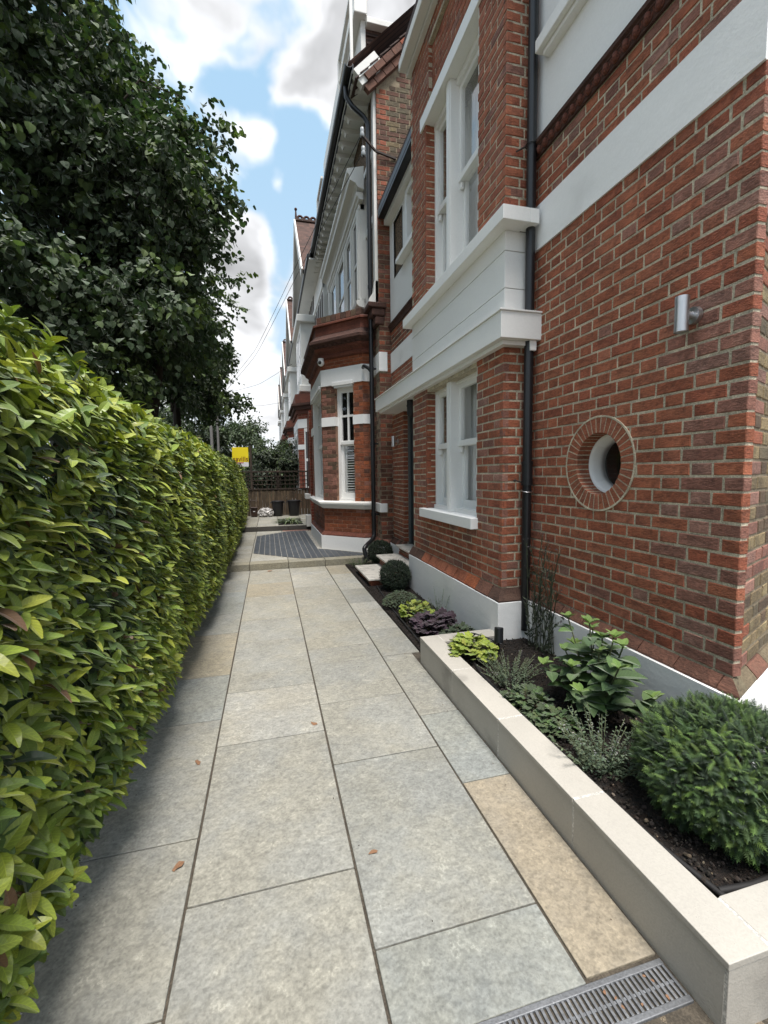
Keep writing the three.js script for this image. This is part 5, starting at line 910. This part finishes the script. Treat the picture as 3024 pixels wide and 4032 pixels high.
  // stems inside
  const st = []; for (let i = 0; i < 130; i++) { const z = Z0 + (Z1 - Z0) * q(), x = -.95 - q() * .25; const b = []; let px = x, pz = z; for (let k = 0; k < 5; k++) { b.push([px, -.02 + k * .42, pz]); px += (q() - .4) * .10; pz += (q() - .5) * .18; } st.push(tube(b, .009 + q() * .008, 5, 8)); }
  for (let i = 0; i < 900; i++) { const z = Z0 + (Z1 - Z0) * Math.pow(q(), 1.6), y = .2 + q() * 1.7, x = faceX(y, z) - .02; st.push(tube([[x - .3, y - .15, z + (q() - .5) * .1], [x - .12, y - .05, z + (q() - .5) * .06], [x, y, z]], .0028, 4, 4)); }
  part('stems', st, M.twig, t).userData.kind = 'stuff';
  // the leaves that show largest stand alone
  const all = lists.flatMap((l, g) => l.map(o => (o.g = g, o.v = o.out ? seenSize([o.p.x, o.p.y, o.p.z], o.s * o.s) * (o.p.z < -.55 ? 1 : .2) : 0, o))); all.sort((a, b) => b.v - a.v); const own = new Set(all.slice(0, 300));
  for (const o of own) leafMesh('leaf', G[o.g], M.leafGloss, o, t);
  lists.forEach((l, g) => instanced('foliage', G[g], M.leafGloss, l.filter(o => !own.has(o)), t));
}
// ---- trees ----
function limb(list, a, b, r0, r1, q, bend = .12) {
  const m = a.clone().lerp(b, .5).addScaledVector(rv(q), a.distanceTo(b) * bend), c = new THREE.CatmullRomCurve3([a, m, b]), n = 8, rs = 9, g = new THREE.TubeGeometry(c, n, 1, rs, false), p = g.attributes.position;
  for (let i = 0; i <= n; i++) { const ce = c.getPointAt(i / n), r = r0 + (r1 - r0) * i / n; for (let k = 0; k <= rs; k++) { const id = i * (rs + 1) + k; const v = new THREE.Vector3().fromBufferAttribute(p, id).sub(ce).multiplyScalar(r * (1 + (hash2(k % rs, i, 5) - .5) * .12)).add(ce); p.setXYZ(id, v.x, v.y, v.z); } }
  g.computeVertexNormals(); const uv = g.attributes.uv; for (let i = 0; i < uv.count; i++) uv.setXY(i, uv.getY(i) * .9, uv.getX(i) * 3); list.push(g); return c;
}
function tree(name, label, cat, group, base, trunkTop, r, blobs, o) {
  const q = rng(o.seed), t = thing(name, label, cat, [base[0], 0, base[2]], group), B = V3(base), T = V3(trunkTop), tr = [], br = [];
  limb(tr, B, T, r, r * .62, q, .03); part('trunk', tr, M.bark, t);
  const leaves = [], G = o.geo;
  for (const [cx, cy, cz, rx, ry, rz, n] of blobs) {
    const C = new THREE.Vector3(cx, cy, cz);
    for (let k = 0; k < (o.limbs ?? 6); k++) { const e = C.clone().add(new THREE.Vector3((q() - .5) * rx * 1.3, (q() - .3) * ry * 1.1, (q() - .5) * rz * 1.3)); limb(br, T.clone().lerp(B, q() * .35), e, r * .36, r * .08, q, .15); for (let j = 0; j < 2; j++) limb(br, e.clone().lerp(T, .4 * q()), e.clone().addScaledVector(rv(q), rx * .6), r * .1, r * .03, q, .15); }
    const K = Math.max(5, Math.round(n / (o.clump ?? 34))), cl = [];
    for (let k = 0; k < K; k++) { const v = rv(q), e = .45 + .5 * Math.pow(q(), .6); cl.push([C.clone().add(new THREE.Vector3(v.x * rx * e, v.y * ry * e, v.z * rz * e)), v, (.22 + q() * .20) * Math.min(rx, ry, rz) + .12]); }
    for (let i = 0; i < n; i++) {
      const [cc, cv, cr] = cl[(q() * K) | 0], v0 = rv(q), p = cc.clone().add(new THREE.Vector3(v0.x * cr * 1.25, v0.y * cr * .7, v0.z * cr * 1.25).multiplyScalar(Math.pow(q(), .5))), v = cv.clone().multiplyScalar(.6).addScaledVector(v0, .7).normalize();
      if (fbm3(p.x * .9, p.y * .9, p.z * .9, 3, o.seed) < (o.gap ?? .36)) continue;
      // a drooping spray of leaves
      const d = v.clone().multiplyScalar(.8).add(new THREE.Vector3((q() - .5), -.25 - q() * .3, (q() - .5))).normalize(), len = o.spray * (.5 + q() * q() * 1.5), m = o.per, base_ = q() < .22 ? o.light : o.dark;
      for (let k = 0; k < m; k++) { const s = k / m, pp = p.clone().addScaledVector(d, len * (s - .3)).addScaledVector(rv(q), o.size * .5); const ld = d.clone().multiplyScalar(.5).addScaledVector(rv(q), .8).add(new THREE.Vector3(0, -.5, 0)), nn = new THREE.Vector3(0, 1, 0).addScaledVector(rv(q), .55); leaves.push({ m: leafMatrix(pp, ld, nn, o.size * (.65 + q() * .6)), c: jit(base_, q, .3) }); }
    }
  }
  const bp = part('branches', br, M.bark, t); bp.userData.kind = 'stuff';
  instanced('foliage', G, o.mat || M.leafTree, leaves, t); return leaves.length;
}
const gHeart = leafGeo(.92, 4, .18, .22, heart), gOval = leafGeo(.55, 3, .15, .3, oval);
const lime = { geo: gHeart, size: .088, spray: .42, per: 11, dark: [.036, .078, .018], light: [.10, .17, .028], gap: .36 };
const gT = 'lime trees behind the hedge';
tree('lime_tree', 'nearest large lime tree with dense dark crown and straight trunk behind the hedge', 'tree', gT, [-2.36, 0, -7.2], [-2.2, 5.6, -7.2], .13, [[-1.62, 5.75, -7.5, 1.0, 1.9, 1.3, 1700], [-3.1, 7.8, -7.2, 1.2, 2.2, 1.4, 1400], [-2.15, 3.9, -7.3, 1.3, 1.15, 1.2, 1100], [-2.7, 2.9, -6.6, 1.0, .8, 1.0, 500], [-3.2, 5.6, -6.8, 1.15, 1.6, 1.2, 1100]], { ...lime, seed: 5 });
tree('lime_tree', 'second lime tree with a leaning trunk right of the straight trunk', 'tree', gT, [-2.6, 0, -8.6], [-1.75, 4.6, -9.0], .13, [[-1.85, 4.6, -9.5, 1.1, 2.0, 1.5, 1300], [-3.1, 7.4, -9.8, 1.4, 2.3, 1.6, 1000], [-1.85, 7.2, -9.3, .95, 1.4, 1.2, 600]], { ...lime, seed: 6 });
tree('lime_tree', 'third lime tree farther along with foliage hanging near the wires', 'tree', gT, [-2.6, 0, -12.6], [-2.3, 4.8, -12.8], .13, [[-1.95, 5.2, -12.6, 1.2, 1.5, 1.6, 800], [-2.6, 7.0, -12.8, 1.7, 2.2, 1.8, 700], [-1.5, 3.8, -12.2, .9, .75, 1.0, 300]], { ...lime, seed: 7 });
tree('lime_tree', 'lime tree at the left edge of the picture behind the hedge top', 'tree', gT, [-4.2, 0, -5.6], [-4.1, 4.2, -5.6], .15, [[-3.6, 4.0, -5.4, 1.3, 1.4, 1.4, 900], [-3.1, 7.2, -5.2, 1.0, 1.6, 1.3, 700], [-5.0, 3.4, -7.5, 1.8, 1.6, 2.0, 900], [-4.4, 2.9, -10, 1.9, 1.3, 2.0, 800]], { ...lime, seed: 8 });
const far = { geo: gOval, size: .17, spray: .7, per: 10, limbs: 4, dark: [.030, .060, .018], light: [.085, .145, .03], gap: .30 };
const gF = 'trees far along the street';
tree('street_tree', 'dark rounded tree behind the two poles', 'tree', gF, [-4.2, 0, -27], [-4.2, 2.8, -27], .18, [[-4.2, 4.4, -27, 2.3, 2.7, 2.3, 1500]], { ...far, seed: 11 });
tree('street_tree', 'lighter green tree just right of the yellow board', 'tree', gF, [-1.9, 0, -27.5], [-1.9, 2.0, -27.5], .15, [[-1.8, 3.4, -27, 1.6, 2.3, 1.8, 1100]], { ...far, seed: 12, dark: [.05, .095, .026] });
tree('street_tree', 'tree left of the poles seen over the hedge top', 'tree', gF, [-6.4, 0, -25], [-6.4, 2.5, -25], .16, [[-6.2, 3.9, -25, 2.1, 2.2, 2.2, 1100]], { ...far, seed: 13, dark: [.045, .085, .026] });
tree('street_tree', 'distant tree closing the left end of the street', 'tree', gF, [-3, 0, -45], [-3, 3, -45], .2, [[-3.4, 3.6, -45, 3.2, 3.0, 2.5, 900]], { ...far, size: .25, seed: 14 });
// shrubs behind the fence
function shrub(label, c, rx, ry, rz, n, dark, seed, light = [.09, .15, .03]) { return tree('garden_shrub', label, 'shrub', 'shrubs behind the trellis fence', [c[0], 0, c[2]], [c[0], c[1] * .6, c[2]], .05, [[...c, rx, ry, rz, n]], { geo: gOval, size: .10, spray: .32, per: 9, limbs: 4, dark, light, gap: .25, clump: 60, seed }); }
shrub('dark leafy shrub behind the trellis, right of the yellow board', [-.35, 1.75, -17.2], .75, .75, .8, 700, [.028, .052, .016], 21);
shrub('feathery green shrub behind the trellis near the brick bay', [.42, 1.85, -17.0], .62, .8, .8, 700, [.032, .060, .018], 22);
shrub('taller wispy shrub against the far brick bay', [.82, 2.0, -18.6], .5, 1.2, .8, 520, [.05, .09, .022], 23);
shrub('dark shrub between the hedge end and the yellow board', [-1.35, 1.35, -17.0], .5, .55, .6, 420, [.026, .05, .016], 24);
shrub('low dark shrub along the foot of the far houses', [.1, 1.45, -21], 1.2, .95, 1.5, 700, [.03, .055, .018], 25);

// ---- round clipped bushes ----
function needleSpray() { const gs = []; const nd = (x, y, ax, l) => { const g = new THREE.BufferGeometry(); const c = Math.cos(ax), s = Math.sin(ax), w = .05; g.setAttribute('position', new THREE.BufferAttribute(new Float32Array([x - s * -w, y - c * w * .3, 0, x + c * l, y + s * l, -.06, x + s * -w, y + c * w, .01]), 3)); g.computeVertexNormals(); g.setAttribute('uv', new THREE.BufferAttribute(new Float32Array(6), 2)); gs.push(g); }; for (let k = 0; k < 9; k++) { const y = k * .1; nd(0, y, .55, .34 - k * .018); nd(0, y + .04, Math.PI - .55, .34 - k * .018); } nd(0, .9, 1.57, .16); return merge(gs); }
const gSpray = needleSpray();
function ball(name, label, cat, c, r, n, size, cols, geo, mat, seed, droop = 0) {
  const q = rng(seed), t = thing(name, label, cat, [c[0], c[1] - r[1], c[2]]), L = [], st = [];
  for (let i = 0; i < n; i++) {
    const v = rv(q), inn = q() < .35 ? .72 + q() * .2 : .95, w = 1 + (fbm3(v.x * 3 + seed, v.y * 3, v.z * 3, 3, seed) - .5) * .20, p = new THREE.Vector3(c[0] + v.x * r[0] * inn * w, c[1] + v.y * r[1] * inn * w, c[2] + v.z * r[2] * inn * w); if (p.y < c[1] - r[1] * .97) continue;
    const d = v.clone().multiplyScalar(.8).add(new THREE.Vector3(0, .30 - droop * .6, 0)).addScaledVector(rv(q), .85), base = cols[(q() * cols.length) | 0];
    L.push({ m: leafMatrix(p, d, v.clone().add(new THREE.Vector3(0, 1.2, 0)).addScaledVector(rv(q), .5), size * (.7 + q() * .6)), c: jit(base, q, .25) });
  }
  for (let i = 0; i < 40; i++) { const v = rv(q); v.y = Math.abs(v.y); st.push(tube([[c[0], c[1] - r[1] * 1.05, c[2]], [c[0] + v.x * r[0] * .4, c[1] - r[1] * .2, c[2] + v.z * r[2] * .4], [c[0] + v.x * r[0] * .88, c[1] + (v.y * 1.4 - .5) * r[1] * .88, c[2] + v.z * r[2] * .88]], .004, 4, 6)); }
  part('stems', st, M.twig, t).userData.kind = 'stuff';
  instanced('foliage', geo, mat, L, t);
}
ball('yew_bush', 'large round clipped yew bush at the near end of the planter', 'bush', [1.73, .345, -1.25], [.315, .235, .31], 8500, .050, [[.022, .052, .012], [.038, .078, .015], [.085, .145, .025], [.011, .028, .009]], gSpray, M.needle, 31, .6);
ball('box_bush', 'dark round bush in front of the porch steps', 'bush', [1.57, .205, -5.47], [.19, .19, .19], 7000, .034, [[.013, .026, .010], [.018, .036, .012], [.010, .02, .009]], gSpray, M.needle, 32);
ball('box_bush', 'dark round bush behind the porch steps beside the drain shoe', 'bush', [1.75, .25, -6.98], [.20, .19, .19], 7000, .034, [[.013, .026, .010], [.02, .038, .012], [.010, .02, .009]], gSpray, M.needle, 33);
// ---- leafy perennials with single leaves ----
const gHydr = leafGeo(.60, 6, .22, .30, oval, .006), gLobed = (() => { // rounded, lobed leaf lying flat
  const P = [], U = [], n = 22, pt = k => { const a = k / n * Math.PI * 2, r = .5 * (1 + .16 * Math.cos(a * 5) + .07 * Math.cos(a * 11)); return [Math.sin(a) * r, .5 - Math.cos(a) * r, Math.sin(a * 5) * .05 - .08 * r]; }; for (let k = 0; k < n; k++) { const a = pt(k), b = pt(k + 1); P.push(0, .45, .02, ...b, ...a); U.push(.5, .5, b[0] + .5, b[1], a[0] + .5, a[1]); } const g = new THREE.BufferGeometry(); g.setAttribute('position', new THREE.BufferAttribute(new Float32Array(P), 3)); g.setAttribute('uv', new THREE.BufferAttribute(new Float32Array(U), 2)); g.computeVertexNormals(); return g; })();
{
  const q = rng(51), c = [1.755, .15, -2.0], t = thing('hydrangea', 'leafy green hydrangea shrub with pointed leaves in the middle of the planter', 'shrub', c), st = [];
  for (let s = 0; s < 16; s++) {
    const a = s / 16 * 6.28 + q() * .5, sp = .06 + q() * .25, h = .30 + q() * .24 - sp * .25, x = c[0] + Math.cos(a) * sp * .75, z = c[2] + Math.sin(a) * sp * 1.3;
    const pts = [[c[0] + Math.cos(a) * .03, c[1], c[2] + Math.sin(a) * .03], [c[0] * .5 + x * .5, c[1] + h * .5, c[2] * .5 + z * .5], [x, c[1] + h, z]]; st.push(tube(pts, .0042, 5, 10)); const cv = new THREE.CatmullRomCurve3(pts.map(p => V3(p)));
    for (let k = 1; k <= 5; k++) { const p = cv.getPointAt(.22 + k / 5 * .78), fresh = k === 5; for (let j = 0; j < (fresh ? 5 : 3); j++) { const b = q() * 6.28 + k * 1.57 + j * (fresh ? 1.25 : 2.1), up_ = fresh ? .9 : .25, d = new THREE.Vector3(Math.cos(b), up_ + (q() - .5) * .4, Math.sin(b)); leafMesh('leaf', gHydr, M.leafSoft, { m: leafMatrix(p, d, new THREE.Vector3(0, 1, 0).addScaledVector(rv(q), .25).addScaledVector(d, -.1), (fresh ? .062 : .095 + q() * .045)), c: jit(fresh ? [.16, .27, .045] : q() < .3 ? [.095, .19, .042] : [.062, .135, .034], q, .15) }, t); } }
  }
  part('stems', st, std({ color: lin(.06, .07, .03), roughness: .8 }), t);
}
function mound(name, label, cat, c, r, n, size, cols, geo, mat, seed, group, own = true) {
  const q = rng(seed), t = thing(name, label, cat, [c[0], c[1], c[2]], group), L = [], st = [];
  for (let i = 0; i < n; i++) { const a = q() * 6.28, e = Math.pow(q(), .6), R_ = r[0] * e, y = r[1] * Math.sqrt(Math.max(0, 1 - e * e * .9)) * (.55 + q() * .5), p = new THREE.Vector3(c[0] + Math.cos(a) * R_, c[1] + y, c[2] + Math.sin(a) * R_), d = new THREE.Vector3(Math.cos(a), -.15 + q() * .5, Math.sin(a)).addScaledVector(rv(q), .4); L.push({ m: leafMatrix(p, d, new THREE.Vector3(Math.cos(a) * .6, 1, Math.sin(a) * .6).addScaledVector(rv(q), .4), size * (.6 + q() * .7)), c: jit(cols[(q() * cols.length) | 0], q, .2) }); if (own ? 1 : i % 6 === 0) st.push(tube([[c[0], c[1] - .02, c[2]], [(c[0] + p.x) / 2, c[1] + y * .75, (c[2] + p.z) / 2], [p.x, p.y, p.z]], .0018, 4, 4)); }
  part('stems', st, std({ color: lin(.07, .06, .03), roughness: .8 }), t).userData.kind = 'stuff';
  if (own) for (const l of L) leafMesh('leaf', geo, mat, l, t); else instanced('foliage', geo, mat, L, t);
}
const LIMEG = [[.34, .42, .035], [.28, .38, .03], [.40, .46, .06]];
mound('coral_bells', 'lime-yellow ruffled plant at the far corner of the planter', 'plant', [1.43, .16, -2.90], [.14, .16], 120, .062, LIMEG, gLobed, M.leafSoft, 61, 'lime-yellow plants');
mound('coral_bells', 'lime-yellow ruffled plant in the far bed beside the purple plant', 'plant', [1.46, .02, -4.30], [.15, .16], 90, .06, LIMEG, gLobed, M.leafSoft, 62, 'lime-yellow plants');
mound('coral_bells', 'dark purple ruffled plant in the far flower bed', 'plant', [1.50, .02, -3.86], [.17, .17], 110, .075, [[.045, .012, .030], [.03, .008, .018], [.065, .02, .05]], gLobed, M.leafSoft, 63);
mound('cranesbill', 'dark green lobed plant between the purple plant and the planter wall', 'plant', [1.62, .02, -3.55], [.15, .14], 130, .05, [[.03, .06, .018], [.045, .08, .022]], gLobed, M.leafSoft, 64);
mound('cranesbill', 'small green plant between the lime-yellow and purple plants', 'plant', [1.46, .02, -4.08], [.11, .12], 90, .045, [[.04, .075, .025], [.06, .10, .03]], gLobed, M.leafSoft, 65);
mound('cranesbill', 'dark green low plant with lobed leaves by the second coping slab', 'plant', [1.43, .15, -2.20], [.13, .10], 170, .04, [[.045, .085, .02], [.07, .12, .028]], gLobed, M.leafSoft, 66);
mound('cranesbill', 'low green plant behind the grey catmint in the planter', 'plant', [1.44, .15, -1.95], [.12, .10], 170, .034, [[.06, .10, .025], [.085, .14, .035]], gLobed, M.leafSoft, 67);
const gTiny = leafGeo(.5, 2, .15, .3, oval);
mound('thyme', 'grey-green bushy herb in front of the dark round bush', 'plant', [1.42, .02, -4.72], [.2, .17], 1300, .026, [[.10, .15, .075], [.13, .18, .09], [.075, .12, .055]], gTiny, M.leafSoft, 68, null, false);
// upright herbs: many thin stems set with small leaves and pale flower spikes
function herb(name, label, c, spread, h, stems, leaf, cols, flower, seed, lean = .25) {
  const q = rng(seed), t = thing(name, label, 'plant', [c[0], c[1], c[2]]), st = [], L = [];
  for (let s = 0; s < stems; s++) { const a = q() * 6.28, sp = spread * Math.sqrt(q()), x = c[0] + Math.cos(a) * sp * .4, z = c[2] + Math.sin(a) * sp * .4, hh = h * (.55 + q() * .5), pts = [[x, c[1] - .02, z], [x + Math.cos(a) * sp * .4, c[1] + hh * .55, z + Math.sin(a) * sp * .4], [x + Math.cos(a) * sp * (.6 + lean), c[1] + hh, z + Math.sin(a) * sp * (.6 + lean)]]; st.push(tube(pts, .0016, 4, 8)); const cv = new THREE.CatmullRomCurve3(pts.map(p => V3(p))), n = Math.round(hh / (leaf * .32)); for (let k = 0; k < n; k++) { const u = k / n, p = cv.getPointAt(u), fl = flower && u > .78 && s % 2 === 0, d = rv(q); d.y = Math.abs(d.y) * .5; L.push({ m: leafMatrix(p, d, new THREE.Vector3(0, 1, 0).addScaledVector(rv(q), .4), leaf * (fl ? .5 : 1 - u * .35) * (.7 + q() * .5)), c: jit(fl ? flower : cols[(q() * cols.length) | 0], q, .2) }); } }
  part('stems', st, std({ color: lin(.10, .12, .06), roughness: .85 }), t).userData.kind = 'stuff'; instanced('foliage', gTiny, M.leafSoft, L, t);
}
const SAGE = [[.10, .155, .085], [.13, .185, .105], [.075, .125, .06]];
herb('catmint', 'grey-green catmint with pale flower spikes beside the yew bush', [1.46, .15, -1.62], .20, .22, 60, .026, SAGE, [.30, .30, .30], 71);
herb('catmint', 'silvery lavender-like herb behind the lime-yellow planter plant', [1.50, .15, -2.50], .20, .16, 70, .02, SAGE, [.22, .20, .25], 72);
herb('catmint', 'thin sprigs of catmint against the white plinth in the far bed', [1.68, .02, -4.2], .12, .30, 9, .02, SAGE, [.2, .18, .24], 73);
herb('weed', 'small green weeds at the foot of the bent drain shoe', [1.42, .02, -7.05], .22, .13, 34, .04, [[.06, .10, .03], [.09, .14, .04]], null, 74, .4);
// bare-stemmed plant climbing beside the pipe
{
  const q = rng(81), t = thing('verbena', 'tall spindly plant with bare dark stems in front of the black pipe', 'plant', [1.95, .15, -2.92]), st = [], L = [];
  for (let s = 0; s < 30; s++) { const cl = s < 15 ? 0 : 1, bx = 1.93 + q() * .12, bz = -3.02 + q() * .16 + cl * .14, h = .30 + q() * .62, lx = (q() - .5) * .06, lz = (q() - .45) * (cl ? .42 : .16), pts = [[bx, .12, bz], [bx + lx * .3 + (q() - .5) * .03, .12 + h * .5, bz + lz * .35], [bx + lx, .12 + h, bz + lz]]; st.push(tube(pts, .0035 - .0012 * q(), 5, 10)); const cv = new THREE.CatmullRomCurve3(pts.map(p => V3(p))); for (let k = 0; k < 9; k++) { const u = .12 + q() * .8, p = cv.getPointAt(u), d = rv(q); d.y = .5 + q(); L.push({ m: leafMatrix(p, d, rv(q), .03 + q() * .045, .5), c: jit([.035, .055, .022], q, .3) }); } const e = cv.getPointAt(1); for (let k = 0; k < 5; k++) { const d = rv(q); d.y = Math.abs(d.y) + .3; st.push(tube([[e.x, e.y - .03, e.z], [e.x + d.x * .025, e.y + d.y * .03, e.z + d.z * .025]], .0012, 4, 2)); L.push({ m: leafMatrix(e.clone().addScaledVector(d, .03), d, rv(q), .016, 1.3), c: jit([.09, .07, .075], q, .3) }); } }
  part('stems', st, std({ color: lin(.035, .045, .022), roughness: .8 }), t).userData.kind = 'stuff'; instanced('foliage', gTiny, M.leafSoft, L, t);
}
// strap-leaved plant in the upper bed
{
  const q = rng(91), c = [.55, .21, -12.75], t = thing('daylily', 'strap-leaved plant arching over the square bed on the upper terrace', 'plant', c), g = leafGeo(.10, 8, .75, .25, strap);
  for (let i = 0; i < 80; i++) { const a = q() * 6.28, d = new THREE.Vector3(Math.cos(a), .35 + q() * .9, Math.sin(a)), p = new THREE.Vector3(c[0] + Math.cos(a) * .06 + (q() - .5) * .2, c[1], c[2] + Math.sin(a) * .08 + (q() - .5) * .5); leafMesh('leaf', g, M.leafSoft, { m: leafMatrix(p, d, new THREE.Vector3(-Math.cos(a) * -.8, 1, Math.sin(a) * .8), .32 + q() * .16), c: jit(q() < .4 ? [.16, .22, .06] : [.05, .095, .028], q, .2) }, t); }
}
// loose leaves and bark on the soil
{
  const q = rng(95), t = place('soil_crumbs'); const L = [], put = (x0, x1, z0, z1, y, n) => { for (let i = 0; i < n; i++) { const p = new THREE.Vector3(x0 + (x1 - x0) * q(), y + q() * .018, z0 + (z1 - z0) * q()); L.push({ m: leafMatrix(p, rv(q), rv(q), .006 + q() * q() * .02), c: jit(q() < .025 ? [.11, .085, .06] : [.022, .017, .013], q, .5) }); } };
  put(1.30, 2.04, -3.13, -.96, .155, 6000); put(1.22, 1.8, -5.7, -3.3, .015, 2600); put(-1.1, -.80, -7, .3, -.012, 3000);
  const g = new THREE.IcosahedronGeometry(.5, 0); g.scale(1, .8, .6); if (!g.attributes.uv) g.setAttribute('uv', new THREE.BufferAttribute(new Float32Array(g.attributes.position.count * 2), 2)); instanced('bark_crumbs', g, std({ color: 0xffffff, roughness: 1 }), L, t);
}
renderer.render(scene, camera);
